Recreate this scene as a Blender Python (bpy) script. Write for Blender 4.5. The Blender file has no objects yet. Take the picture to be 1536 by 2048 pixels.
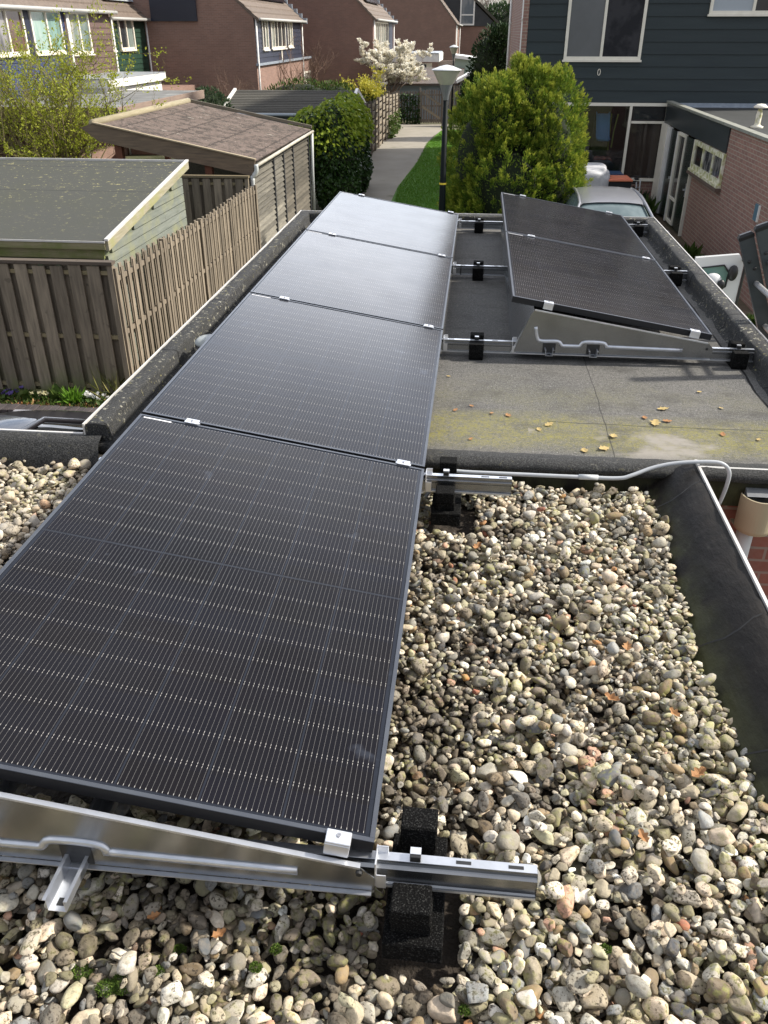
import bpy, math, random
import numpy as np
from mathutils import Vector, Matrix
random.seed(11)
R = math.radians
S = bpy.context.scene
COL = S.collection

# ------------------------------------------------------------------ camera, sky, sun, exposure
cam_d = bpy.data.cameras.new("camera"); cam = bpy.data.objects.new("camera", cam_d); COL.objects.link(cam)
S.camera = cam
cam_d.sensor_fit = 'VERTICAL'; cam_d.sensor_height = 24.0
cam_d.lens = 24.0 * 1640.27 / 2048.0
cam_d.clip_start = 0.05; cam_d.clip_end = 1500
YAW, PITCH = -0.103964, -0.529522
cy, sy, cp, sp = math.cos(YAW), math.sin(YAW), math.cos(PITCH), math.sin(PITCH)
fw = Vector((sy*cp, cy*cp, sp)); rt = Vector((cy, -sy, 0)); up = rt.cross(fw)
cam.matrix_world = Matrix(((rt.x, up.x, -fw.x, 0.13889), (rt.y, up.y, -fw.y, -1.13218), (rt.z, up.z, -fw.z, 1.62624), (0, 0, 0, 1)))
S.render.resolution_x = 768; S.render.resolution_y = 1024

BANK = 3.0
SUN_AZ, SUN_EL = 76.0, 41.0          # azimuth from +Y towards +X
w = bpy.data.worlds.new("World"); S.world = w; w.use_nodes = True
nt = w.node_tree; nt.nodes.clear()
sky = nt.nodes.new('ShaderNodeTexSky'); sky.sky_type = 'NISHITA'; sky.sun_disc = False
sky.sun_elevation = R(SUN_EL); sky.sun_rotation = R(SUN_AZ); sky.air_density = 1.0; sky.dust_density = 3.0; sky.ozone_density = 1.0
tc = nt.nodes.new('ShaderNodeTexCoord'); mp = nt.nodes.new('ShaderNodeMapping'); mp.inputs['Scale'].default_value = (1, 1, 2.6)
cn = nt.nodes.new('ShaderNodeTexNoise'); cn.inputs['Scale'].default_value = 2.2; cn.inputs['Detail'].default_value = 6; cn.inputs['Roughness'].default_value = .55
cr = nt.nodes.new('ShaderNodeValToRGB'); cr.color_ramp.elements[0].position = .36; cr.color_ramp.elements[1].position = .62
mx = nt.nodes.new('ShaderNodeMixRGB'); mx.inputs['Color2'].default_value = (8.2, 8.4, 9.0, 1)
bg = nt.nodes.new('ShaderNodeBackground'); bg.inputs['Strength'].default_value = 0.105
wo = nt.nodes.new('ShaderNodeOutputWorld')
L = nt.links.new
sx = nt.nodes.new('ShaderNodeSeparateXYZ'); L(tc.outputs['Generated'], sx.inputs[0])
def wm(op, a, b=None, cl=False):
    o = nt.nodes.new('ShaderNodeMath'); o.operation = op; o.use_clamp = cl
    for i, v in enumerate((a, b)):
        if v is None: continue
        if isinstance(v, (int, float)): o.inputs[i].default_value = v
        else: L(v, o.inputs[i])
    return o.outputs[0]
# bank of extra sky brightness added low towards +Y for pale panel reflections
bank = wm('MULTIPLY', wm('MULTIPLY_ADD', sx.outputs[1], 1.25, True) if False else wm('MULTIPLY', wm('ADD', sx.outputs[1], -.45), 2.2, True), wm('SUBTRACT', 1.0, wm('MULTIPLY', wm('ABSOLUTE', wm('SUBTRACT', sx.outputs[2], .26)), 2.5), True))
mul = wm('ADD', 1.0, wm('MULTIPLY', bank, BANK)); vm = nt.nodes.new('ShaderNodeVectorMath'); vm.operation = 'SCALE'
L(tc.outputs['Generated'], mp.inputs['Vector']); L(mp.outputs[0], cn.inputs['Vector']); L(cn.outputs['Fac'], cr.inputs[0])
L(cr.outputs['Color'], mx.inputs['Fac']); L(sky.outputs[0], mx.inputs['Color1']); L(mx.outputs[0], vm.inputs[0]); L(mul, vm.inputs['Scale']); L(vm.outputs[0], bg.inputs['Color']); L(bg.outputs[0], wo.inputs[0])
sd = bpy.data.lights.new("sun", 'SUN'); sd.energy = 5.0; sd.angle = R(2.4); sd.color = (1, .94, .84)
so = bpy.data.objects.new("sun", sd); COL.objects.link(so)
sv = Vector((math.sin(R(SUN_AZ))*math.cos(R(SUN_EL)), math.cos(R(SUN_AZ))*math.cos(R(SUN_EL)), math.sin(R(SUN_EL))))
so.rotation_euler = sv.to_track_quat('Z', 'Y').to_euler(); so.location = (8, 5, 12)
S.view_settings.view_transform = 'Standard'; S.view_settings.look = 'None'; S.view_settings.gamma = 1
S.view_settings.exposure = 0.36

# ------------------------------------------------------------------ material helpers
class NB:
    def __init__(s, name):
        s.m = bpy.data.materials.new(name); s.m.use_nodes = True; s.t = s.m.node_tree; s.t.nodes.clear()
        s.out = s.n('OutputMaterial'); s.p = s.n('BsdfPrincipled'); s.l(s.p.outputs[0], s.out.inputs[0])
    def n(s, t, **k):
        o = s.t.nodes.new('ShaderNode' + t)
        for a, b in k.items(): setattr(o, a, b)
        return o
    def l(s, a, b): s.t.links.new(a, b)
    def put(s, sock, v):
        if hasattr(v, 'is_output') or isinstance(v, bpy.types.NodeSocket): s.l(v, sock)
        else: sock.default_value = v
    def math(s, op, a, b=None, c=None, clamp=False):
        o = s.n('Math', operation=op); o.use_clamp = clamp; s.put(o.inputs[0], a)
        if b is not None: s.put(o.inputs[1], b)
        if c is not None: s.put(o.inputs[2], c)
        return o.outputs[0]
    def mix(s, f, a, b, blend='MIX'):
        o = s.n('MixRGB', blend_type=blend); s.put(o.inputs[0], f)
        for i, v in ((1, a), (2, b)):
            if isinstance(v, (tuple, list)): o.inputs[i].default_value = (*v[:3], 1)
            else: s.l(v, o.inputs[i])
        return o.outputs[0]
    def ramp(s, f, stops, mode='LINEAR'):
        o = s.n('ValToRGB'); cr = o.color_ramp; cr.interpolation = mode
        while len(cr.elements) < len(stops): cr.elements.new(.5)
        for e, (p, c) in zip(cr.elements, stops):
            e.position = p; e.color = (*c, 1) if isinstance(c, (tuple, list)) else (c, c, c, 1)
        s.put(o.inputs[0], f); return o.outputs[0]
    def pos(s, obj=False):
        return s.n('TexCoord').outputs['Object'] if obj else s.n('NewGeometry').outputs['Position']
    def map(s, v, sc=(1, 1, 1), lo=(0, 0, 0), rot=(0, 0, 0)):
        o = s.n('Mapping'); o.inputs['Scale'].default_value = sc; o.inputs['Location'].default_value = lo; o.inputs['Rotation'].default_value = rot
        s.l(v, o.inputs[0]); return o.outputs[0]
    def noise(s, v, sc, det=4, ro=.55):
        o = s.n('TexNoise'); o.inputs['Scale'].default_value = sc; o.inputs['Detail'].default_value = det; o.inputs['Roughness'].default_value = ro
        s.l(v, o.inputs['Vector']); return o.outputs['Fac']
    def island(s): return s.n('NewGeometry').outputs['Random Per Island']
    def col(s, v): s.put(s.p.inputs['Base Color'], (*v, 1) if isinstance(v, (tuple, list)) else v)
    def set(s, **k):
        for a, b in k.items(): s.put(s.p.inputs[a.replace('_', ' ')], b)
    def bump(s, h, st=.5, dist=.01):
        o = s.n('Bump'); o.inputs['Strength'].default_value = st; o.inputs['Distance'].default_value = dist; s.l(h, o.inputs['Height']); s.l(o.outputs[0], s.p.inputs['Normal'])

def mat(name, c1, c2=None, sc=6, rough=.7, metal=0, bump=0, bsc=60, bd=.003, isl=0, st=(1, 1, 1), obj=False, spec=None, contrast=.2, c3=None, c3sc=3, c3lo=.55, c3hi=.7):
    b = NB(name); v = b.map(b.pos(obj), st)
    c = c1
    if c2:
        f = b.noise(v, sc, 5); f = b.ramp(f, [(.5-contrast, 0.), (.5+contrast, 1.)]); c = b.mix(f, c1, c2)
    if c3:
        f = b.noise(b.pos(obj), c3sc, 6, .65); f = b.ramp(f, [(c3lo, 0.), (c3hi, 1.)]); c = b.mix(f, c, c3)
    if isl:
        k = b.math('MULTIPLY_ADD', b.island(), isl*2, 1-isl); cc = b.n('CombineXYZ')
        for i in range(3): b.l(k, cc.inputs[i])
        c = b.mix(1.0, c, cc.outputs[0], 'MULTIPLY')
    b.col(c); b.set(Roughness=rough, Metallic=metal)
    if spec is not None: b.set(Specular_IOR_Level=spec)
    if bump: b.bump(b.noise(v, bsc, 4), bump, bd)
    return b.m

def brick(name, c1, c2, mortar, bw=.21, rh=.0625, mw=.01, bump=.4, vary=.5):
    b = NB(name); g = b.n('NewGeometry'); sp_ = b.n('SeparateXYZ'); b.l(g.outputs['Position'], sp_.inputs[0])
    sn = b.n('SeparateXYZ'); b.l(g.outputs['Normal'], sn.inputs[0])
    f = b.math('GREATER_THAN', b.math('ABSOLUTE', sn.outputs[0]), .6)
    u = b.math('ADD', b.math('MULTIPLY', sp_.outputs[1], f), b.math('MULTIPLY', sp_.outputs[0], b.math('SUBTRACT', 1., f)))
    cb = b.n('CombineXYZ'); b.l(u, cb.inputs[0]); b.l(sp_.outputs[2], cb.inputs[1])
    t = b.n('TexBrick'); t.offset = .5; b.l(cb.outputs[0], t.inputs['Vector'])
    t.inputs['Scale'].default_value = 1; t.inputs['Brick Width'].default_value = bw; t.inputs['Row Height'].default_value = rh
    t.inputs['Mortar Size'].default_value = mw/2; t.inputs['Mortar Smooth'].default_value = .2; t.inputs['Bias'].default_value = 0
    t.inputs['Color1'].default_value = (*c1, 1); t.inputs['Color2'].default_value = (*c2, 1); t.inputs['Mortar'].default_value = (*mortar, 1)
    n = b.noise(b.pos(), 1.3, 5); n2 = b.noise(b.pos(), 30, 3)
    c = b.mix(b.ramp(n, [(.3, 0.), (.7, vary)]), t.outputs['Color'], tuple(.6*x for x in c1))
    c = b.mix(b.math('MULTIPLY', n2, .35), c, (.3, .25, .22))
    b.col(c); b.set(Roughness=.9); b.bump(b.math('SUBTRACT', b.math('MULTIPLY', n2, .3), t.outputs['Fac']), bump, .006)
    return b.m

def glass(name, tint=(.02, .025, .03), rough=.03, c2=None, sc=1.5):
    b = NB(name)
    if c2: b.col(b.mix(b.ramp(b.noise(b.map(b.pos(), (1, 1, .35)), sc, 3), [(.42, 0.), (.58, 1.)]), tint, c2))
    else: b.col(tint)
    b.set(Roughness=rough, IOR=1.5, Specular_IOR_Level=.6); return b.m

def clear_glass(name, k=.75):
    b = NB(name); tr = b.n('BsdfTransparent'); tr.inputs[0].default_value = (k, k, k, 1)
    gl = b.n('BsdfGlossy'); gl.inputs['Roughness'].default_value = .02; fr = b.n('Fresnel'); fr.inputs[0].default_value = 1.5
    m = b.n('MixShader'); b.l(b.math('MULTIPLY', fr.outputs[0], 1.4, clamp=True), m.inputs[0]); b.l(tr.outputs[0], m.inputs[1]); b.l(gl.outputs[0], m.inputs[2]); b.l(m.outputs[0], b.out.inputs[0]); return b.m

def wood(name, c1, c2, axis='z', isl=.3, sc=3, green=None, gz=None):
    st = {'z': (9, 9, .8), 'x': (.8, 9, 9), 'y': (9, .8, 9)}[axis]
    b = NB(name); v = b.map(b.pos(), st)
    n = b.noise(v, sc, 6, .6); c = b.mix(b.ramp(n, [(.3, 0.), (.7, 1.)]), c1, c2)
    k = b.math('MULTIPLY_ADD', b.island(), isl*2, 1-isl); cc = b.n('CombineXYZ')
    for i in range(3): b.l(k, cc.inputs[i])
    c = b.mix(1.0, c, cc.outputs[0], 'MULTIPLY')
    kn = b.noise(b.pos(), 9, 2); c = b.mix(b.ramp(kn, [(.68, 0.), (.74, .7)]), c, tuple(.4*x for x in c1))
    if green:
        f = b.ramp(b.noise(b.pos(), 2.5, 5), [(.45, 0.), (.65, 1.)])
        if gz:
            s_ = b.n('SeparateXYZ'); b.l(b.pos(), s_.inputs[0]); f = b.math('MULTIPLY', f, b.ramp(b.n_map(s_.outputs[2], gz) if False else b.math('MULTIPLY_ADD', s_.outputs[2], -1/(gz[1]-gz[0]), gz[1]/(gz[1]-gz[0]), True), [(0., 0.), (1., 1.)]))
        c = b.mix(f, c, green)
    b.col(c); b.set(Roughness=.85); b.bump(n, .5, .004); return b.m

# ------------------------------------------------------------------ mesh helpers
ORG = {}
def link(o, parent, org=Vector((0, 0, 0))):
    COL.objects.link(o)
    if parent is not None: o.parent = parent
    ORG[o.name] = org
    return o
def tag(o, label, cat, group=None, kind=None):
    if label: o['label'] = label
    if cat: o['category'] = cat
    if group: o['group'] = group
    if kind: o['kind'] = kind
    return o
def thing(name, label, cat, loc=(0, 0, 0), group=None, rot=None):
    o = bpy.data.objects.new(name, None); o.empty_display_size = .2; COL.objects.link(o); o.location = loc
    if rot: o.rotation_euler = rot
    ORG[o.name] = Vector(loc); return tag(o, label, cat, group)
def finish(me, name, m, parent, local, smooth):
    if m: me.materials.append(m)
    org = Vector((0, 0, 0))
    if parent is not None and not local:
        org = ORG[parent.name]; me.transform(Matrix.Translation(-org))
    elif parent is not None: org = ORG.get(parent.name, org)
    if smooth: me.polygons.foreach_set('use_smooth', [True]*len(me.polygons))
    o = bpy.data.objects.new(name, me); link(o, parent, org); return o

class MB:
    def __init__(s): s.v = []; s.f = []
    def add(s, v, f):
        k = len(s.v); s.v += [tuple(p) for p in v]; s.f += [tuple(i+k for i in q) for q in f]; return s
    def box(s, x0, x1, y0, y1, z0, z1):
        return s.add([(x0, y0, z0), (x1, y0, z0), (x1, y1, z0), (x0, y1, z0), (x0, y0, z1), (x1, y0, z1), (x1, y1, z1), (x0, y1, z1)],
                     [(0, 3, 2, 1), (4, 5, 6, 7), (0, 1, 5, 4), (1, 2, 6, 5), (2, 3, 7, 6), (3, 0, 4, 7)])
    def bbox(s, x0, x1, y0, y1, z0, z1, b=.004):      # box with chamfered edges
        x, y, z = ((x0+x1)/2, (y0+y1)/2, (z0+z1)/2); h = ((x1-x0)/2, (y1-y0)/2, (z1-z0)/2)
        V = []; idx = {}
        for i in (-1, 1):
            for j in (-1, 1):
                for k in (-1, 1):
                    for a in range(3):
                        p = [h[0]*i, h[1]*j, h[2]*k]
                        for c in range(3):
                            if c != a: p[c] -= b*(i, j, k)[c]
                        idx[(i, j, k, a)] = len(V); V.append((x+p[0], y+p[1], z+p[2]))
        F = []
        for a in range(3):
            o = [c for c in range(3) if c != a]
            for sg in (-1, 1):
                q = []
                for (u, v) in ((-1, -1), (1, -1), (1, 1), (-1, 1)):
                    t = [0, 0, 0]; t[a] = sg; t[o[0]] = u; t[o[1]] = v; q.append(idx[(*t, a)])
                F.append(q if (sg > 0) ^ (a == 1) else q[::-1])
        for a in range(3):
            o = [c for c in range(3) if c != a]
            for u in (-1, 1):
                for v in (-1, 1):
                    t0 = [0, 0, 0]; t0[a] = -1; t0[o[0]] = u; t0[o[1]] = v; t1 = list(t0); t1[a] = 1
                    q = [idx[(*t0, o[0])], idx[(*t1, o[0])], idx[(*t1, o[1])], idx[(*t0, o[1])]]
                    F.append(q if (u*v > 0) ^ (a == 1) else q[::-1])
        for i in (-1, 1):
            for j in (-1, 1):
                for k in (-1, 1):
                    q = [idx[(i, j, k, 0)], idx[(i, j, k, 1)], idx[(i, j, k, 2)]]; F.append(q if i*j*k > 0 else q[::-1])
        return s.add(V, F)
    def prism(s, pts, axis, a, b):        # polygon (2d) swept along axis from a to b
        def P(u, v, t): return {'x': (t, u, v), 'y': (u, t, v), 'z': (u, v, t)}[axis]
        n = len(pts); V = [P(u, v, a) for u, v in pts] + [P(u, v, b) for u, v in pts]
        ar = sum(pts[i][0]*pts[(i+1) % n][1]-pts[(i+1) % n][0]*pts[i][1] for i in range(n))
        flip = (ar > 0) ^ (b < a) ^ (axis == 'y')
        F = [tuple(range(n))[::-1], tuple(range(n, 2*n))] + [(i, (i+1) % n, n+(i+1) % n, n+i) for i in range(n)]
        if not flip: F = [q[::-1] for q in F]
        return s.add(V, F)
    def tube(s, pts, r, n=8, cap=True):
        pts = [Vector(p) for p in pts]; rr = r if isinstance(r, (list, tuple)) else [r]*len(pts)
        V = []; F = []; prev = None
        for i, p in enumerate(pts):
            d = (pts[min(i+1, len(pts)-1)]-pts[max(i-1, 0)]).normalized()
            if prev is None: a = d.orthogonal().normalized()
            else:
                a = prev-d*prev.dot(d); a = a.normalized() if a.length > 1e-6 else d.orthogonal().normalized()
            prev = a; b = d.cross(a)
            for k in range(n):
                t = 2*math.pi*k/n; V.append(p+(a*math.cos(t)+b*math.sin(t))*rr[i])
        for i in range(len(pts)-1):
            for k in range(n):
                F.append((i*n+k, i*n+(k+1) % n, (i+1)*n+(k+1) % n, (i+1)*n+k))
        if cap: F += [tuple(range(n))[::-1], tuple(range((len(pts)-1)*n, len(pts)*n))]
        return s.add(V, F)
    def lathe(s, prof, c, n=24, a0=0, a1=2*math.pi, close=True):
        V = []; F = []; m = n if close else n+1
        for r, z in prof:
            for k in range(m):
                t = a0+(a1-a0)*k/n; V.append((c[0]+r*math.cos(t), c[1]+r*math.sin(t), c[2]+z))
        for i in range(len(prof)-1):
            for k in range(n):
                k2 = (k+1) % m; F.append((i*m+k, i*m+k2, (i+1)*m+k2, (i+1)*m+k))
        return s.add(V, F)
    def quad(s, *p): return s.add(p, [tuple(range(len(p)))])
    def ellip(s, c, r, n=12, m=8):
        return s.lathe([(max(1e-4, math.sin(math.pi*i/m))*1.0, -math.cos(math.pi*i/m)) for i in range(m+1)], (0, 0, 0), n) if False else s.add(
            [(c[0]+r[0]*math.sin(math.pi*i/m)*math.cos(2*math.pi*k/n), c[1]+r[1]*math.sin(math.pi*i/m)*math.sin(2*math.pi*k/n), c[2]-r[2]*math.cos(math.pi*i/m)) for i in range(m+1) for k in range(n)],
            [(i*n+k, i*n+(k+1) % n, (i+1)*n+(k+1) % n, (i+1)*n+k) for i in range(m) for k in range(n)])
    def build(s, name, m=None, parent=None, local=False, smooth=False, label=None):
        me = bpy.data.meshes.new(name); me.from_pydata(s.v, [], s.f); me.update()
        o = finish(me, name, m, parent, local, smooth)
        if label: o['label'] = label
        return o

def box(name, m, parent, *a, **k): return MB().box(*a).build(name, m, parent, **k)

def npmesh(name, V, F, m, parent=None, smooth=False, col=None, local=False):
    V = np.asarray(V, dtype=np.float32); F = np.asarray(F, dtype=np.int32); k = F.shape[1]
    me = bpy.data.meshes.new(name); me.vertices.add(len(V)); me.vertices.foreach_set('co', V.ravel())
    me.loops.add(F.size); me.loops.foreach_set('vertex_index', F.ravel())
    me.polygons.add(len(F)); me.polygons.foreach_set('loop_start', np.arange(0, F.size, k, dtype=np.int32))
    try: me.polygons.foreach_set('loop_total', np.full(len(F), k, dtype=np.int32))
    except Exception: pass
    me.update(calc_edges=True)
    if col is not None:
        a = me.attributes.new('Tone', 'FLOAT_COLOR', 'POINT'); a.data.foreach_set('color', np.asarray(col, dtype=np.float32).ravel())
    return finish(me, name, m, parent, local, smooth)

def copy_tree(o, parent=None):
    c = o.copy(); COL.objects.link(c); c.parent = parent; ORG[c.name] = ORG.get(o.name, Vector((0, 0, 0)))
    for ch in list(o.children): copy_tree(ch, c)
    return c
def move(o, loc, rotz=None, label=None):
    o.location = loc; ORG[o.name] = Vector(loc)
    if rotz is not None: o.rotation_euler[2] = rotz
    if label: o['label'] = label
    return o

RNG = np.random.default_rng(5)
def unit(a): return a/np.maximum(np.linalg.norm(a, axis=1, keepdims=True), 1e-9)
def leafmesh(name, C, size, m, parent, asp=.5, D=None, spread=1., jit=.35, fold=.25):
    """small folded leaves, one per centre; D gives the way they grow"""
    C = np.asarray(C, float); n = len(C); rd = unit(RNG.normal(size=(n, 3)))
    D = rd if D is None else unit(unit(np.asarray(D, float))+rd*spread)
    side = unit(np.cross(D, unit(RNG.normal(size=(n, 3))))); nr = np.cross(side, D)
    s = (size*(1+jit*(RNG.random(n)*2-1)))[:, None]
    V = np.stack([C, C+D*s*.5+side*s*asp*.5+nr*s*fold*.5, C+D*s, C+D*s*.5-side*s*asp*.5+nr*s*fold*.5], 1).reshape(-1, 3)
    b = np.arange(n)[:, None]*4; F = np.concatenate([b+[0, 1, 2], b+[0, 2, 3]], 0)
    return npmesh(name, V, F, m, parent)

def leafmat(name, c1, c2, c3, rough=.6, trans=.25):
    b = NB(name); i = b.island(); c = b.ramp(i, [(0., c1), (.5, c2), (1., c3)])
    n = b.noise(b.pos(), 2.2, 3); c = b.mix(b.ramp(n, [(.35, .0), (.7, .35)]), c, c3)
    b.col(c); b.set(Roughness=rough, Specular_IOR_Level=.3)
    tl = b.n('BsdfTranslucent'); b.l(c, tl.inputs[0]); ms = b.n('MixShader'); ms.inputs[0].default_value = trans
    b.l(b.p.outputs[0], ms.inputs[1]); b.l(tl.outputs[0], ms.inputs[2]); b.l(ms.outputs[0], b.out.inputs[0]); return b.m

# ------------------------------------------------------------------ materials
alu = mat('aluminium', (.82, .83, .85), (.7, .71, .73), sc=12, rough=.38, metal=.85, bump=.05, bsc=90, bd=.0005)
galv = mat('galvanised_sheet', (.34, .35, .36), (.22, .225, .23), sc=7, rough=.27, metal=.95, bump=.12, bsc=9, bd=.004, st=(1, 1, 1), contrast=.35)
galv_lip = mat('galvanised_edge', (.72, .74, .78), (.58, .6, .63), sc=20, rough=.35, metal=.85)
def spotted(name, c, rough, metal): return mat(name, c, tuple(.8*x for x in c), sc=14, rough=rough, metal=metal)
steel_black = mat('black_steel', (.02, .02, .02), rough=.4)
panel_frame = mat('anodised_frame', (.075, .082, .10), (.10, .11, .125), sc=10, rough=.38, metal=.55)
panel_side = mat('frame_side', (.014, .014, .016), rough=.5, metal=.2)
label_white = mat('sticker_white', (.78, .78, .8), rough=.5)
def foam_mat():
    b = NB('rubber_granulate'); v = b.pos(); n = b.noise(v, 260, 2, .7)
    c = b.mix(b.ramp(n, [(.54, 0.), (.70, 1.)]), (.003, .003, .003), (.045, .045, .043)); b.col(c); b.set(Roughness=.95, Specular_IOR_Level=.12)
    b.bump(b.noise(v, 190, 3), .8, .005); return b.m
foam = foam_mat()

def cells_mat():
    """monocrystalline half-cut cells under glass; object space: x 0..-1.134 up the slope, y 0..1.722"""
    b = NB('solar_cells'); s_ = b.n('SeparateXYZ'); b.l(b.pos(True), s_.inputs[0])
    u = b.math('MULTIPLY', s_.outputs[0], -1.0); v = s_.outputs[1]
    cw, x0 = .1825, .0195; rh, y0, mid = .0927, .0195, .861
    uu = b.math('DIVIDE', b.math('SUBTRACT', u, x0), cw); uf = b.math('FRACT', uu)
    # column gaps
    def near(f, c, wdt): return b.math('LESS_THAN', b.math('ABSOLUTE', b.math('SUBTRACT', f, c)), wdt)
    gapc = b.math('GREATER_THAN', b.math('ABSOLUTE', b.math('SUBTRACT', uf, .5)), .5-.0022/cw)
    # rows mirrored about the middle
    vv = b.math('ABSOLUTE', b.math('SUBTRACT', v, mid)); vr = b.math('DIVIDE', b.math('SUBTRACT', vv, .008), rh); vf = b.math('FRACT', vr)
    gapr = b.math('GREATER_THAN', b.math('ABSOLUTE', b.math('SUBTRACT', vf, .5)), .5-.0008/rh)
    midg = b.math('LESS_THAN', vv, .0035)
    # fifteen fine busbars a cell
    bf = b.math('FRACT', b.math('MULTIPLY', uf, 15.)); bd_ = b.math('ABSOLUTE', b.math('SUBTRACT', bf, .5))
    thin = b.math('LESS_THAN', bd_, .00026/(cw/15))
    pad = b.math('MULTIPLY', b.math('LESS_THAN', bd_, .00055/(cw/15)), b.math('GREATER_THAN', b.math('ABSOLUTE', b.math('MULTIPLY', b.math('SUBTRACT', vf, .5), b.math('GREATER_THAN', vv, .03))), .43))
    nogap = b.math('LESS_THAN', b.math('ABSOLUTE', b.math('SUBTRACT', vf, .5)), .487)
    
    inside = b.math('MULTIPLY', b.math('MULTIPLY', b.math('GREATER_THAN', u, x0+.002), b.math('LESS_THAN', u, 1.134-x0-.002)),
                    b.math('MULTIPLY', b.math('GREATER_THAN', v, y0), b.math('LESS_THAN', v, 1.722-y0)))
    okk = b.math('MULTIPLY', nogap, b.math('MULTIPLY', inside, b.math('SUBTRACT', 1., midg))); thin_ = b.math('MULTIPLY', thin, okk); pad_ = b.math('MULTIPLY', pad, okk)
    n = b.noise(b.pos(True), 1.6, 3); cell = b.mix(n, (.004, .004, .006), (.009, .0075, .008))
    # each cell a touch different
    cx = b.n('CombineXYZ'); b.l(b.math('FLOOR', uu), cx.inputs[0]); b.l(b.math('FLOOR', b.math('DIVIDE', v, rh)), cx.inputs[1])
    wn = b.n('TexWhiteNoise', noise_dimensions='2D'); b.l(cx.outputs[0], wn.inputs['Vector'])
    cell = b.mix(b.math('MULTIPLY', wn.outputs[0], .35), cell, (.006, .007, .014))
    back = (.016, .019, .027)
    c = b.mix(b.math('MAXIMUM', b.math('MULTIPLY', gapc, inside), b.math('SUBTRACT', 1., inside)), cell, back)
    c = b.mix(b.math('MULTIPLY', gapr, .45), c, (.004, .004, .006)); c = b.mix(midg, c, (.022, .025, .032))
    c = b.mix(b.math('MULTIPLY', thin_, .9), c, (.19, .185, .178)); c = b.mix(pad_, c, (.40, .385, .36))
    dust = b.noise(b.pos(), 1.1, 6, .7); dust = b.ramp(dust, [(.45, 0.), (.8, .025)])
    sm = b.ramp(b.noise(b.pos(), 7, 4, .6), [(.66, 0.), (.74, .10)])
    c = b.mix(b.math('MAXIMUM', dust, sm), c, (.20, .24, .32))
    b.col(c)
    b.set(Roughness=b.math('MULTIPLY_ADD', b.noise(b.pos(), 4, 4), .10, .13), IOR=1.33, Specular_IOR_Level=.32)
    b.bump(b.noise(b.pos(), 420, 2), .04, .0008); return b.m
cells = cells_mat()

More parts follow.
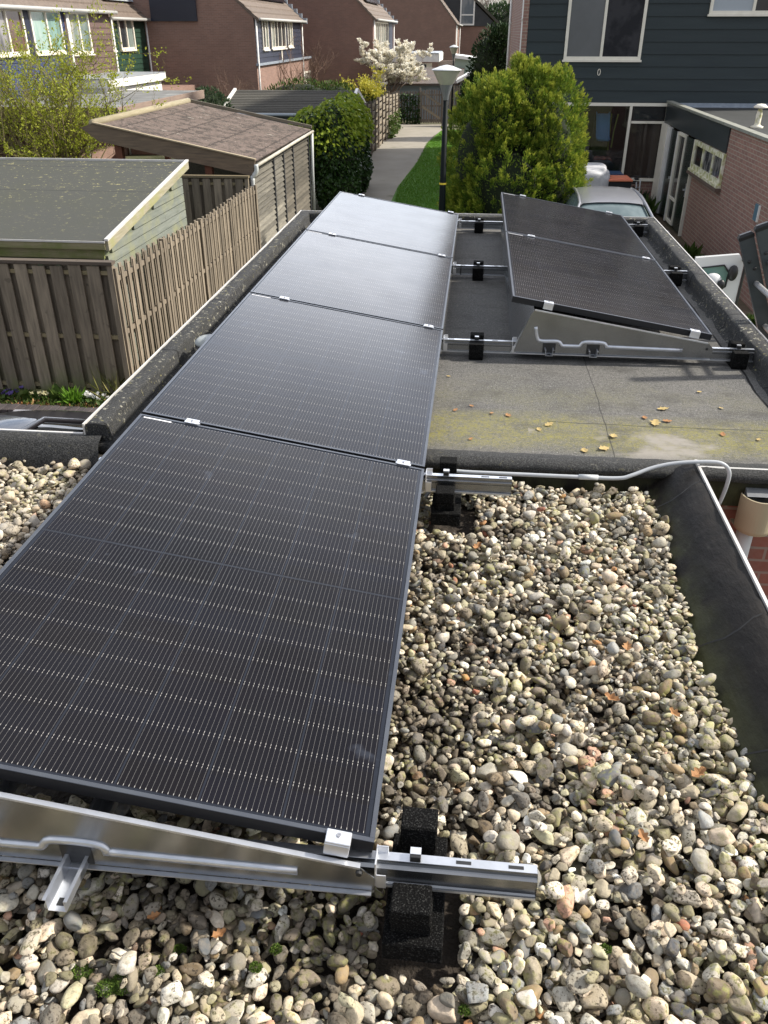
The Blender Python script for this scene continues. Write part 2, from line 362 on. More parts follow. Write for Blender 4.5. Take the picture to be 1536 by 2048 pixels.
def felt_mat(name, moss=True, tone=1.0):
    b = NB(name); p = b.pos(); s_ = b.n('SeparateXYZ'); b.l(p, s_.inputs[0])
    gr = b.noise(p, 170, 3, .75); big = b.noise(p, 1.3, 5, .6)
    c = b.mix(b.ramp(gr, [(.42, 0.), (.68, 1.)]), tuple(tone*x for x in (.05, .05, .049)), tuple(tone*x for x in (.24, .235, .222)))
    c = b.mix(b.ramp(big, [(.35, 0.), (.7, .55)]), c, tuple(tone*x for x in (.175, .165, .148)))
    c = b.mix(b.ramp(b.noise(p, 48, 3, .8), [(.40, .45), (.52, 0.)]), c, (.04, .04, .038)); c = b.mix(b.ramp(b.noise(p, 70, 2, .7), [(.60, 0.), (.70, .6)]), c, (.30, .29, .27))
    if moss:
        # damp low strip behind the cross kerb grows moss
        y = s_.outputs[1]; x = s_.outputs[0]
        band = b.math('SUBTRACT', 1., b.math('MULTIPLY', b.math('ABSOLUTE', b.math('SUBTRACT', y, 2.46)), 2.9), clamp=True)
        mn = b.noise(p, 3.2, 7, .68)
        f = b.math('MULTIPLY', b.ramp(b.math('MULTIPLY', band, b.math('ADD', mn, .30)), [(.22, 0.), (.52, 1.)]), b.ramp(b.noise(b.map(p, (1, 1.5, 1), (1.3, 0, 0)), 6, 5, .7), [(.30, .35), (.55, 1.)]))
        fine = b.math('MULTIPLY', b.ramp(b.noise(p, 75, 4, .8), [(.38, .12), (.58, 1.)]), b.ramp(b.noise(p, 18, 4, .7), [(.35, .3), (.6, 1.)]))
        c = b.mix(b.math('MULTIPLY', f, fine), c, (.225, .205, .05))
        band2 = b.math('SUBTRACT', 1., b.math('MULTIPLY', b.math('ABSOLUTE', b.math('SUBTRACT', y, 2.9)), .95), clamp=True)
        f2 = b.ramp(b.math('MULTIPLY', band2, b.noise(b.map(p, (1, 1, 1), (3, 7, 0)), 2.2, 6, .7)), [(.38, 0.), (.6, .42)])
        c = b.mix(b.math('MULTIPLY', f2, b.ramp(b.noise(p, 60, 4, .8), [(.4, .2), (.6, 1.)])), c, (.17, .16, .075))
        wet = b.ramp(b.noise(b.map(p, (1, 1.4, 1), (2, 1, 0)), 3.4, 5, .7), [(.5, 0.), (.66, .5)]); c = b.mix(wet, c, (.05, .048, .042)); speck = b.ramp(b.noise(p, 38, 3, .6), [(.70, 0.), (.73, .7)]); c = b.mix(speck, c, (.34, .31, .2))
        # pale dried silt
        f3 = b.math('MULTIPLY', b.ramp(b.noise(b.map(p, (1, 1.6, 1), (5, 2, 0)), 2.4, 4, .6), [(.50, 0.), (.60, .9)]), b.ramp(b.math('SUBTRACT', 1., b.math('MULTIPLY', b.math('ABSOLUTE', b.math('SUBTRACT', y, 2.38)), 4.5), clamp=True), [(0., 0.), (.5, 1.)]))
        f3 = b.math('MULTIPLY', f3, b.math('GREATER_THAN', x, .45)); c = b.mix(f3, c, (.27, .25, .22))
        # laps of the sheets
        wob = b.math('MULTIPLY', b.math('SUBTRACT', b.noise(p, 2.5, 2), .5), .05)
        for xs in (.82, -.25):
            d = b.math('ABSOLUTE', b.math('SUBTRACT', b.math('ADD', x, wob), xs)); c = b.mix(b.math('MULTIPLY', b.math('LESS_THAN', d, .0028), .7), c, (.02, .02, .02))
        d = b.math('ABSOLUTE', b.math('SUBTRACT', b.math('ADD', x, wob), 1.66)); c = b.mix(b.math('LESS_THAN', d, .006), c, (.01, .01, .01))
        d = b.math('ABSOLUTE', b.math('SUBTRACT', b.math('ADD', y, wob), 2.57)); c = b.mix(b.math('MULTIPLY', b.math('MULTIPLY', b.math('LESS_THAN', d, .004), b.math('GREATER_THAN', x, .55)), .65), c, (.012, .014, .008))
    b.col(c); b.set(Roughness=.9, Specular_IOR_Level=.35); b.bump(b.math('ADD', gr, b.math('MULTIPLY', big, 3.)), .6, .004); return b.m
felt = felt_mat('roofing_felt')
def kerb_mat(name, lich=.6, xs=True):
    b = NB(name); p = b.pos(); s_ = b.n('SeparateXYZ'); b.l(p, s_.inputs[0])
    gr = b.noise(p, 170, 3, .75)
    c = b.mix(b.ramp(gr, [(.45, 0.), (.7, 1.)]), (.018, .019, .020), (.105, .105, .105))
    c = b.mix(b.ramp(b.noise(p, 2.2, 4), [(.4, 0.), (.7, .45)]), c, (.035, .035, .03))
    ln = b.noise(p, 34, 4, .7); pa = b.noise(p, 1.7, 3, .5)
    f = b.math('MULTIPLY', b.ramp(ln, [(.60, 0.), (.63, 1.)]), b.ramp(pa, [(.42, 0.), (.55, 1.)]))
    g = b.n('NewGeometry'); sn = b.n('SeparateXYZ'); b.l(g.outputs['Normal'], sn.inputs[0])
    f = b.math('MULTIPLY', f, lich); c = b.mix(f, c, (.50, .48, .38))
    f2 = b.ramp(b.noise(p, 45, 3), [(.66, 0.), (.69, .7)]); c = b.mix(b.math('MULTIPLY', f2, lich), c, (.42, .38, .16))
    if xs:
        d = b.math('ABSOLUTE', b.math('SUBTRACT', b.math('FRACT', b.math('ADD', b.math('DIVIDE', b.math('ADD', s_.outputs[1], b.math('MULTIPLY', b.noise(p, 6, 2), .05)), 1.0), .35)), .5))
        c = b.mix(b.math('LESS_THAN', d, .007), c, (.008, .008, .008))
    b.col(c); b.set(Roughness=.9, Specular_IOR_Level=.35); b.bump(b.math('ADD', gr, b.math('MULTIPLY', ln, .8)), .7, .005); return b.m
kerb_felt = kerb_mat('kerb_felt'); kerb_plain = kerb_mat('kerb_felt_clean', .12, False)
def epdm_mat():
    b = NB('black_rubber_membrane'); p = b.pos()
    n = b.noise(b.map(p, (1.5, 3, 1)), 3.5, 6, .65); c = b.mix(b.ramp(n, [(.35, 0.), (.7, 1.)]), (.008, .007, .006), (.021, .018, .0155))
    c = b.mix(b.ramp(b.noise(b.map(p, (10, 2, 2)), 5, 5, .7), [(.60, 0.), (.76, .45)]), c, (.09, .085, .072))
    s_ = b.n('SeparateXYZ'); b.l(p, s_.inputs[0]); lo = b.math('MULTIPLY_ADD', s_.outputs[2], -9., .0, True)
    c = b.mix(b.math('MULTIPLY', lo, b.ramp(b.noise(p, 8, 5), [(.35, 0.), (.6, .8)])), c, (.075, .08, .035))
    b.col(c); b.set(Roughness=.6, Specular_IOR_Level=.16); b.bump(b.noise(b.map(p, (6, 2, 2)), 6, 5, .6), .5, .012); return b.m
epdm = epdm_mat()
white_trim = mat('white_trim', (.60, .59, .57), (.48, .46, .43), sc=8, rough=.45)
cream = mat('cream_paint', (.86, .81, .70), (.78, .73, .62), sc=5, rough=.5)
cream_dirty = mat('cream_paint_mossy', (.80, .77, .64), (.45, .44, .2), sc=7, rough=.6, contrast=.08)
white_paint = mat('white_paint', (.86, .85, .82), (.78, .76, .72), sc=5, rough=.5)
brick_red = brick('red_brick', (.30, .085, .055), (.22, .07, .05), (.30, .27, .23), bw=.22, rh=.066, mw=.014)
brick_pink = brick('pink_brick', (.34, .17, .13), (.25, .12, .095), (.42, .38, .31), bw=.21, rh=.078, mw=.014, vary=.3)
brick_brown = brick('brown_brick', (.30, .165, .12), (.22, .12, .09), (.30, .24, .20), vary=.55)
brick_brown2 = brick('dark_brown_brick', (.25, .125, .092), (.185, .095, .07), (.24, .18, .15), vary=.55)
ground_soil = mat('soil', (.07, .05, .032), (.13, .095, .06), sc=3, rough=.95, bump=.8, bsc=20, bd=.03, c3=(.05, .08, .02), c3sc=2.2)
siding_dark = mat('dark_green_boards', (.012, .022, .025), (.019, .031, .034), sc=2, rough=.55, isl=.10, bump=.25, bsc=12, st=(.3, 3, 3))
siding_navy = mat('navy_boards', (.005, .008, .024), (.008, .012, .034), sc=2, rough=.6, isl=.1)
siding_blue = mat('blue_boards', (.012, .024, .085), (.018, .03, .10), sc=2, rough=.6, isl=.1)
siding_brown = mat('brown_boards', (.10, .06, .052), (.13, .085, .07), sc=2, rough=.6, isl=.15)
siding_green = mat('green_boards', (.006, .032, .018), (.009, .04, .022), sc=2, rough=.6, isl=.1)
siding_char = mat('charcoal_boards', (.028, .031, .036), (.04, .042, .046), sc=2, rough=.6, isl=.1)
siding_black = mat('black_pier', (.018, .018, .026), rough=.6)
tile_brown = mat('brown_roof_tiles', (.11, .085, .068), (.18, .14, .11), sc=9, rough=.85, isl=.12, bump=.5, bsc=14, bd=.03)
tile_dark = mat('dark_shingles', (.045, .042, .036), (.085, .08, .065), sc=22, rough=.9, isl=.25, bump=.5, bsc=60, bd=.01, c3=(.16, .17, .10), c3sc=30, c3lo=.66, c3hi=.7)
lead = mat('lead_flashing', (.25, .29, .34), (.34, .38, .43), sc=8, rough=.5, metal=.3)
zinc_roof = mat('zinc_sheet', (.42, .45, .48), (.5, .53, .56), sc=3, rough=.4, metal=.4)
bitumen_grey = mat('grey_bitumen', (.13, .13, .125), (.20, .20, .19), sc=1.6, rough=.85, c3=(.3, .3, .28), c3sc=1.1)
pane = glass('window_glass', (.03, .035, .04)); pane_pale = glass('curtained_glass', (.20, .24, .22), .05, (.36, .36, .32), 3)
pane_brown = glass('brown_room_glass', (.045, .035, .03), .03, (.022, .02, .02), 1.2)
pane_screen = mat('insect_screen_glass', (.11, .115, .12), (.085, .09, .095), sc=1.5, rough=.25, spec=.6)
fence_grey = wood('weathered_fence_boards', (.27, .225, .165), (.13, .108, .08), 'z', .28, 3, (.13, .15, .05), (-2.7, -2.1))
fence_tan = wood('weathered_light_boards', (.26, .215, .16), (.12, .10, .075), 'z', .3)
fence_far = wood('grey_fence_boards', (.20, .17, .14), (.12, .10, .085), 'z', .2)
rail_tan = wood('pale_fence_rail', (.27, .22, .13), (.20, .17, .09), 'x', .15)
woven_wood = wood('woven_fence_wood', (.30, .255, .19), (.16, .135, .10), 'y', .3)
clap_dark = wood('weathered_overlap_boards', (.125, .11, .085), (.06, .055, .045), 'y', .35)
clap_light = wood('silvered_overlap_boards', (.20, .185, .15), (.085, .08, .068), 'y', .4)
beam_wood = wood('weathered_beam', (.20, .145, .095), (.10, .075, .055), 'x', .1)
beam_moss = wood('mossy_fascia', (.30, .26, .16), (.17, .17, .07), 'x', .1, 3, (.14, .17, .04))
board_green = wood('pale_green_boards', (.22, .24, .21), (.15, .17, .145), 'y', .16, 3, (.24, .25, .15))
board_green_shade = wood('shaded_green_boards', (.13, .15, .09), (.09, .105, .06), 'x', .12)  # same boards in a darker green, shade on the front painted in
red_beam = wood('red_brown_wood', (.17, .06, .03), (.09, .035, .02), 'z', .15)
grey_plastic = mat('grey_plastic', (.42, .44, .46), (.36, .38, .40), sc=10, rough=.4)
pvc_white = mat('pale_pipe', (.56, .58, .57), (.48, .5, .5), sc=6, rough=.4)
beige = mat('beige_plastic', (.40, .345, .24), (.36, .31, .21), sc=5, rough=.45)
black_pl = mat('black_plastic', (.012, .012, .013), rough=.4)
leaf_dry = leafmat('dry_leaves', (.38, .22, .09), (.30, .13, .05), (.46, .30, .14), .7, .1)
leaf_yellow = leafmat('yellow_leaves', (.46, .37, .13), (.42, .30, .12), (.50, .41, .18), .7, .1)
bark = mat('bark', (.10, .085, .05), (.16, .14, .07), sc=20, rough=.9, bump=.5, bsc=40, bd=.01)
bark_grey = mat('grey_bark', (.12, .09, .075), (.2, .155, .13), sc=12, rough=.9)
bark_brown = mat('brown_bark', (.14, .085, .06), (.22, .145, .10), sc=12, rough=.9)

# ------------------------------------------------------------------ ground
G = -2.7
def sheet(name, pts, z, m, kind='structure'):
    o = MB().quad(*[(x, y, z) for x, y in pts]).build(name, m); o['kind'] = kind; return o
gm = mat('garden_ground', (.10, .085, .05), (.06, .085, .03), sc=.6, rough=.95, bump=.5, bsc=6, bd=.05, c3=(.14, .11, .08), c3sc=1.2)
sheet('ground', [(-400, -60), (400, -60), (400, 700), (-400, 700)], G-.012, gm)
pav = brick('clinker_paving', (.10, .075, .065), (.07, .055, .05), (.05, .045, .04), bw=.2, rh=.1)
def pave_mat():
    b = NB('driveway_pavers'); t = b.n('TexBrick'); b.l(b.map(b.pos(), (1, 1, 1), rot=(0, 0, .0)), t.inputs['Vector']); t.inputs['Scale'].default_value = 1
    t.inputs['Brick Width'].default_value = .2; t.inputs['Row Height'].default_value = .1; t.inputs['Mortar Size'].default_value = .006
    t.inputs['Color1'].default_value = (.14, .095, .075, 1); t.inputs['Color2'].default_value = (.09, .07, .06, 1); t.inputs['Mortar'].default_value = (.04, .045, .03, 1)
    c = b.mix(b.ramp(b.noise(b.pos(), 1.2, 5), [(.45, 0.), (.7, .7)]), t.outputs[0], (.08, .075, .045)); b.col(c); b.set(Roughness=.9); return b.m
drive_m = pave_mat()
sheet('driveway', [(1.7, 4), (5.0, 4), (5.0, 22.6), (1.7, 22.6)], G, drive_m)
sheet('parking_bay', [(-9, 1), (-1.3, 1), (-1.3, 8.3), (-9, 8.3)], G, drive_m)
path_m = mat('concrete_path', (.32, .29, .24), (.25, .23, .185), sc=.9, rough=.9, bump=.3, bsc=40, c3=(.13, .13, .08), c3sc=1.6, c3lo=.6, c3hi=.8)
sheet('path', [(-3.6, 7.4), (-2.1, 7.4), (-2.1, 25), (-2.13, 38), (-2.0, 42), (-1.3, 48), (-6, 48), (-4.5, 46), (-4.1, 38), (-4.3, 30), (-3.55, 26), (-3.6, 18)], G, path_m)
def grass_mat():
    b = NB('mown_grass'); p = b.pos(); n = b.noise(p, 1.4, 6, .7); f = b.noise(b.map(p, (1, .6, 1)), 22, 4, .8)
    c = b.mix(b.ramp(f, [(.3, 0.), (.7, 1.)]), (.05, .14, .012), (.11, .25, .025)); c = b.mix(b.ramp(n, [(.55, 0.), (.72, .7)]), c, (.15, .16, .05))
    b.col(c); b.set(Roughness=.9, Specular_IOR_Level=.2); b.bump(f, .9, .05); return b.m
grassm = grass_mat()
sheet('lawn', [(-2.1, 12), (1.2, 12), (1.2, 44), (-1.2, 45.2), (-1.75, 44.5), (-2.05, 40), (-2.1, 34), (-2.35, 27)], G+.004, grassm)
sheet('planting_bed', [(4.55, 10), (5.2, 10), (5.2, 23.5), (4.55, 23.5)], G+.004, ground_soil)
sheet('flower_bed', [(-9, 8.42), (-4.2, 8.42), (-4.2, 8.98), (-9, 8.98)], G+.004, ground_soil)
sheet('grass_verge', [(4.2, 10.4), (8, 10.4), (8, 13.6), (5.15, 13.6), (4.55, 12.3)], G+.008, grassm)

# ------------------------------------------------------------------ garage with the felt roof
gar = thing('flat_roof_garage', 'garage with a flat grey felt roof carrying the far solar panels', 'garage', (0.15, 2.2, G))
MB().quad((-1.5, 2.12, 0), (1.8, 2.12, 0), (1.8, 7.2, 0), (-1.5, 7.2, 0)).build('felt_roof', felt, gar)
mb = MB()
def kerb_run(P0, P1, prof, n, mbb, wob=.006):
    """sweep a kerb profile (inward offset, z) along P0->P1 with slight unevenness"""
    a, b_ = Vector(P0), Vector(P1); d = (b_-a).normalized(); inn = Vector((-d.y, d.x, 0)); k = len(prof); V = []; F = []
    for i in range(n+1):
        p = a.lerp(b_, i/n)
        for j, (o, z) in enumerate(prof):
            q = p+inn*(o+(random.uniform(-wob, wob) if 0 < j else 0)); V.append((q.x, q.y, z+(random.uniform(-wob, wob)*.6 if 0 < j < k-1 else 0)))
    for i in range(n):
        for j in range(k-1): F.append((i*k+j, i*k+j+1, (i+1)*k+j+1, (i+1)*k+j))
    mbb.add(V, [f[::-1] for f in F])
kp = [(0.004, .094), (.010, .098), (.05, .099), (.084, .097), (.092, .092), (.097, .084), (.105, .02), (.117, .003), (.16, -.003)]
mk = MB(); kerb_run((1.85, 2.25, 0), (1.85, 7.25, 0), kp, 60, mk); kerb_run((1.85, 7.262, 0), (-1.56, 7.262, 0), kp, 40, mk); kerb_run((-1.56, 7.25, 0), (-1.56, 2.105, 0), kp, 60, mk); mk.add([(-1.556, 2.104, -.15), (-1.556, 2.104, .1), (-1.51, 2.104, .104), (-1.455, 2.104, .1), (-1.445, 2.104, .085), (-1.43, 2.104, .0), (-1.40, 2.104, -.15)], [tuple(range(7))])
mk.build('kerb', kerb_felt, gar, smooth=True)
mt = MB(); mt.box(1.85, 1.858, 2.14, 7.274, .0, .101); mt.box(-1.568, -1.56, 2.10, 7.274, .0, .101); mt.box(-1.56, 1.85, 7.262, 7.270, .0, .101)
mt.build('roof_trim', white_trim, gar)
mw_ = MB(); mw_.box(-1.53, 1.82, 2.16, 7.23, G, -.01); mw_.build('wall', brick_red, gar)
MB().bbox(1.146, 1.90, 2.112, 2.128, -.052, .022, .003).build('fascia_board', mat('grey_white_fascia', (.50, .49, .47), (.42, .41, .39), sc=3, rough=.5), gar)
# cross kerb between the two roofs
mc = MB(); kerb_run((1.86, 2.125, 0), (-1.50, 2.125, 0), [(.030, -.15), (.028, -.02)], 50, mc, .002)
mc.build('kerb_face', epdm, gar, smooth=True)
mc = MB(); kerb_run((1.86, 2.125, 0), (-1.50, 2.125, 0), [(.036, -.030), (.046, -.027), (.050, -.006), (.042, .010), (.012, .021), (-.03, .018), (-.085, .002)], 70, mc, .004)
c_ = mc.build('cross_kerb', kerb_plain, gar, smooth=True)
vent = thing('roof_vent', 'grey round vent cap beside the left kerb, half under the panels', 'roof vent', (-1.29, 3.2, 0))
MB().lathe([(.001, .0), (.10, 0), (.098, .015), (.07, .03), (.066, .11), (.068, .125)], (-1.29, 3.2, 0), 28).build('vent_pipe', mat('weathered_grey', (.14, .15, .13), (.2, .21, .17), sc=12, rough=.7), vent, smooth=True)
MB().lathe([(.066, .118), (.088, .118), (.090, .125), (.088, .132), (.07, .147), (.03, .152), (.001, .153)], (-1.29, 3.2, 0), 32).build('vent_cap', mat('pale_grey_cap', (.30, .32, .31), rough=.5), vent, smooth=True)

# ------------------------------------------------------------------ extension with the gravel roof
ext = thing('gravel_roof_extension', 'low extension with a gravel covered flat roof and rubber edge, nearest the camera', 'extension', (-.5, .2, G))
MB().quad((-2.6, -2.6, -.15), (1.0, -2.6, -.15), (1.0, 2.12, -.15), (-2.6, 2.12, -.15)).build('roof_deck', mat('damp_black_soil', (.018, .014, .010), (.045, .034, .024), sc=14, rough=.95, bump=1, bsc=50, bd=.02), ext)
me_ = MB(); n = 90; prof = [(0.0, .047), (-.02, .046), (-.05, .034), (-.09, .006), (-.13, -.032), (-.17, -.075), (-.20, -.11), (-.24, -.15)]
V = []; F = []
for i in range(n+1):
    y = -2.6+i*(2.10+2.6)/n
    for j, (o, z) in enumerate(prof):
        wv = .005*math.sin(y*7+j*.7)+.004*math.sin(y*17+j*1.9)+.0025*math.sin(y*41+j)+.002*math.sin(y*83+j*3)
        V.append((1.128+o+(wv*.5 if j else 0), y, z+(wv if 0 < j < 7 else 0)))
k = len(prof)
for i in range(n):
    for j in range(k-1): F.append((i*k+j, (i+1)*k+j, (i+1)*k+j+1, i*k+j+1))
me_.add(V, F); mo = me_.build('edge_membrane', epdm, ext, smooth=True)
for ys in (1.02, 1.9, .02, .55):       # lapped seams of the membrane
    pr = [(1.128+o, ys+.02*math.sin(j*1.3), z+.004) for j, (o, z) in enumerate(prof)]
    V = []; 
    for (x, y, z) in pr: V += [(x, y, z), (x, y+.004, z+.003)]
    MB().add(V, [(2*j, 2*j+2, 2*j+3, 2*j+1) for j in range(len(pr)-1)]).build('membrane_seam', steel_black, ext)
MB().box(1.128, 1.139, -2.6, 2.11, -.01, .058).build('roof_trim', white_trim, ext)
MB().box(-2.6, 1.12, -2.6, 2.10, G, -.17).build('wall', brick_red, ext)
mc = MB(); kerb_run((-1.48, 2.10, 0), (-3.2, 2.10, 0), [(0.0, .048), (.01, .05), (.06, .03), (.09, -.06), (.10, -.15)], 26, mc, .003)
mc.build('left_kerb', kerb_plain, ext, smooth=True)
MB().box(-3.2, -1.575, 2.10, 2.112, .02, .054).build('left_kerb_trim', white_trim, ext)

# conduit
cd = MB(); cpts = [(-.02, 1.86, -.09), (.04, 1.93, -.02), (.10, 2.0, .0), (.2, 2.005, .0), (.62, 2.005, .002), (.80, 2.01, .002), (.86, 2.02, .014), (.95, 2.05, .040), (1.05, 2.06, .062), (1.18, 2.06, .074), (1.235, 2.055, .066), (1.262, 2.05, .03), (1.262, 2.05, -.04), (1.25, 2.05, -.12)]
def smoothpts(P, m=5):
    P = [Vector(p) for p in P]; out = []
    for i in range(len(P)-1):
        p0, p1, p2, p3 = P[max(i-1, 0)], P[i], P[i+1], P[min(i+2, len(P)-1)]
        for k in range(m):
            t = k/m; out.append(.5*((2*p1)+(p2-p0)*t+(2*p0-5*p1+4*p2-p3)*t*t+(3*p1-p0-3*p2+p3)*t**3))
    return out+[P[-1]]
con = thing('electrical_conduit', 'grey bent plastic pipe running along the kerb and over the white trim', 'conduit', (.6, 2.0, 0))
MB().tube(smoothpts(cpts), .0085, 10).build('pipe', grey_plastic, con, smooth=True)
MB().tube([(.64, 2.006, .0025), (.72, 2.007, .0025)], .0115, 12).build('coupling', mat('light_grey_plastic', (.52, .54, .55), rough=.4), con, smooth=True)

# rain hopper and downpipe
hop = thing('rain_hopper', 'beige half round rain hopper on the red brick wall below the white trim', 'rain hopper', (1.42, 2.1, -.3))
V = []; F = []; nn = 20
for (zz, rr) in ((0.0, .078), (-.15, .078), (-.165, .074)):
    for i in range(nn+1):
        t = math.pi+math.pi*i/nn; V.append((1.415+rr*math.cos(t), 2.07+rr*1.15*math.sin(t), -.07+zz))
    V.append((1.415+rr, 2.135, -.07+zz)); V.append((1.415-rr, 2.135, -.07+zz))
kk = nn+3
for lv in range(2):
    for i in range(nn+1): F.append((lv*kk+i, (lv+1)*kk+i, (lv+1)*kk+i+1, lv*kk+i+1))
F.append(tuple(range(2*kk, 3*kk)))
V2 = [(x+(1.415-x)*.06, y+(2.1-y)*.06, z) for x, y, z in V[:kk]]+[(x+(1.415-x)*.06, y+(2.1-y)*.06, z) for x, y, z in V[kk:2*kk]]
off = len(V); V += V2
for i in range(nn+1): F.append((off+i, off+i+1, off+kk+i+1, off+kk+i)); F.append((i, i+1, off+i+1, off+i))
MB().add(V, F).build('bowl', beige, hop)
MB().tube([(1.40, 2.085, -.22), (1.40, 2.085, -.62), (1.40, 2.085, G)], .036, 18).build('downpipe', pvc_white, hop, smooth=True)
mch = MB(); V = [(1.365, 2.14, -.052), (1.445, 2.14, -.052), (1.455, 2.03, -.066), (1.352, 2.03, -.066), (1.36, 2.14, -.10), (1.45, 2.14, -.10), (1.455, 2.035, -.115), (1.352, 2.035, -.115)]
mch.add(V, [(0, 3, 2, 1), (0, 4, 7, 3), (1, 2, 6, 5), (4, 5, 6, 7)]); mch.build('chute', mat('lead_spout', (.25, .26, .28), (.4, .41, .42), sc=15, rough=.4, metal=.5), hop)

# ------------------------------------------------------------------ solar panels
TH = 0.1632; PW, PL, GAP = 1.134, 1.722, .02; LOWZ = .15
def make_panel(label):
    t = thing('solar_panel', label, 'solar panel', (0, 0, 0), 'black solar panels on the flat roofs')
    fr = MB(); f = .011
    for a in ((-PW, 0, 0, f), (-PW, 0, PL-f, PL), (-PW, -PW+f, f, PL-f), (-f, 0, f, PL-f)):
        fr.bbox(a[0], a[1], a[2], a[3], -.001, 0.0015, .0005)
    fr.build('frame', panel_frame, t, local=True)
    sd_ = MB(); sd_.box(-PW, 0, 0, .003, -.033, -.0015); sd_.box(-PW, 0, PL-.003, PL, -.033, -.0015); sd_.box(-PW, -PW+.003, .003, PL-.003, -.033, -.0015); sd_.box(-.003, 0, .003, PL-.003, -.033, -.0015)
    sd_.build('frame_side', panel_side, t, local=True)
    MB().box(-PW+.0105, -.0105, .0105, PL-.0105, -.006, -.0012).build('cell_sheet', cells, t, local=True)
    MB().box(-PW+.02, -PW+.13, PL-.0225, PL-.0145, -.0011, -.0006).build('label_strip', label_white, t, local=True)
    t.rotation_euler = (0, TH, 0); return t
LAB = ['nearest solar panel, its front edge above the gravel and metal bracket', 'second solar panel of the left row counted from the gravel', 'third solar panel of the left row, pale with reflected sky', 'farthest and palest solar panel of the left row, by the path',
       'darker solar panel at the near end of the short right row', 'darker solar panel at the far end of the right row, before the green bush']
p0 = make_panel(LAB[0]); panels = [p0]
locs = [(0, i*(PL+GAP), LOWZ) for i in range(4)]+[(1.5, 2*(PL+GAP), LOWZ+.018), (1.5, 3*(PL+GAP), LOWZ+.018)]
for i in range(1, 6): panels.append(copy_tree(p0))
for i, p in enumerate(panels): move(p, locs[i], label=LAB[i]); p.rotation_euler = (0, TH, 0)

def slope(x0, z0, u, h=0.0): return (x0-u*math.cos(TH)+h*math.sin(TH), z0+u*math.sin(TH)+h*math.cos(TH))
# clamps
def make_clamp(end=False):
    t = thing('panel_clamp', 'x', 'clamp', (0, 0, 0), 'aluminium clamps holding the panels')
    if end:
        MB().bbox(-.027, .027, -.024, .010, .0025, .009, .0015).build('plate', alu, t, local=True); MB().bbox(-.027, .027, -.024, -.018, -.032, .0024, .0015).build('leg', alu, t, local=True)
    else: MB().bbox(-.026, .026, -.018, .018, .0025, .008, .0015).build('plate', alu, t, local=True); MB().box(-.03, .03, -.007, .007, -.033, .0024).build('stem', alu, t, local=True)
    MB().lathe([(.001, .004), (.005, .004), (.0055, .002), (.0055, -.002)][::-1], (0, -.004 if end else 0, .0085), 12).build('bolt', mat('bolt_steel', (.5, .5, .52), rough=.3, metal=.9) if 'bolt_steel' not in bpy.data.materials else bpy.data.materials['bolt_steel'], t, local=True)
    return t
cm = make_clamp(); ce = make_clamp(True); used = set()
def place_clamp(src, x0, y, z0, u, label, flip=False):
    o = src if src.name not in used else copy_tree(src); used.add(src.name)
    x, z = slope(x0, z0, u); move(o, (x, y, z), label=label); o.rotation_euler = (0, TH, math.pi if flip else 0); 
    if flip: o.rotation_euler = Matrix.Rotation(TH, 3, 'Y').to_euler() if False else (Matrix.Rotation(TH, 3, 'Y') @ Matrix.Rotation(math.pi, 3, 'Z')).to_euler()
names = ['nearest and second', 'second and third', 'third and farthest']
for i in range(3):
    for u, sd_n in ((.085, 'right hand low'), (.93, 'left hand high')):
        place_clamp(cm, 0, (i+1)*(PL+GAP)-GAP/2, LOWZ, u, f'silver clamp at the {sd_n} end between the {names[i]} left row panels')
for u, sd_n in ((.076, 'right low'), (.93, 'left high')):
    place_clamp(ce, 0, -.002, LOWZ, u, f'large silver end clamp at the {sd_n} corner of the nearest panel')
    place_clamp(ce, 0, 4*(PL+GAP)-GAP+.002, LOWZ, u, f'silver end clamp on far edge of palest panel, {sd_n} side', True)
    place_clamp(cm, 1.5, 3*(PL+GAP)-GAP/2, LOWZ+.018, u if u < .5 else .94, f'silver clamp between the two darker right row panels, {sd_n} side')
    place_clamp(ce, 1.5, 2*(PL+GAP)-.002, LOWZ+.018, u if u > .5 else .10, f'silver end clamp on near edge of right row, {sd_n} side')
    place_clamp(ce, 1.5, 4*(PL+GAP)-GAP+.002, LOWZ+.018, u if u > .5 else .12, f'silver end clamp on far edge of right row, {sd_n} side', True)

# ------------------------------------------------------------------ rails and brackets
def rail_prof(): # (y, z) open hat section
    return [(-.030, .0), (-.018, .002), (-.016, .048), (-.022, .055), (-.022, .062), (-.010, .066), (-.010, .082), (.014, .082), (.014, .062), (.018, .055), (.018, .002), (.030, 0.0),
            (.030, -.002), (.020, -.0005), (.020, .054), (.0165, .064), (.0165, .0845), (-.0125, .0845), (-.0125, .068), (-.0245, .064), (-.0245, .053), (-.0185, .046), (-.0205, .004), (-.030, -.002)]
def make_rail(x0, x1, y, z, label, slots=()):
    t = thing('mounting_rail', label, 'mounting rail', (x0, y, z), 'galvanised rails under the solar panels')
    MB().prism([(a+y, b+z) for a, b in [(a*.74, b*.74) for a, b in rail_prof()]], 'x', x0, x1).build('channel', galv, t)
    MB().bbox(x0+.001, x1-.001, y-.0090, y+.012, z+.0627, z+.0642, .0004).build('top_face', galv_lip, t)
    l = MB().prism([(y-.0255, z-.003), (y-.0225, z-.003), (y-.0225, z+.0015), (y-.0255, z+.004)], 'x', x0+.001, x1-.001).build('lip', galv_lip, t)
    for sx in slots: MB().box(sx-.016, sx+.016, y-.003, y+.005, z+.0643, z+.0648).build('slot', steel_black, t)
    return t
make_rail(-1.35, .345, .0, .046, 'nearest galvanised rail, resting over the gravel in front of the nearest panel', (.19, .30))
make_rail(-1.35, .345, 1.77, .040, 'short rail end crossing the gravel just before the cross kerb', (.24, .31))
make_rail(-1.30, 1.74, 3.475, .032, 'long rail on grey felt at the near end of the right row', (.05, .30))
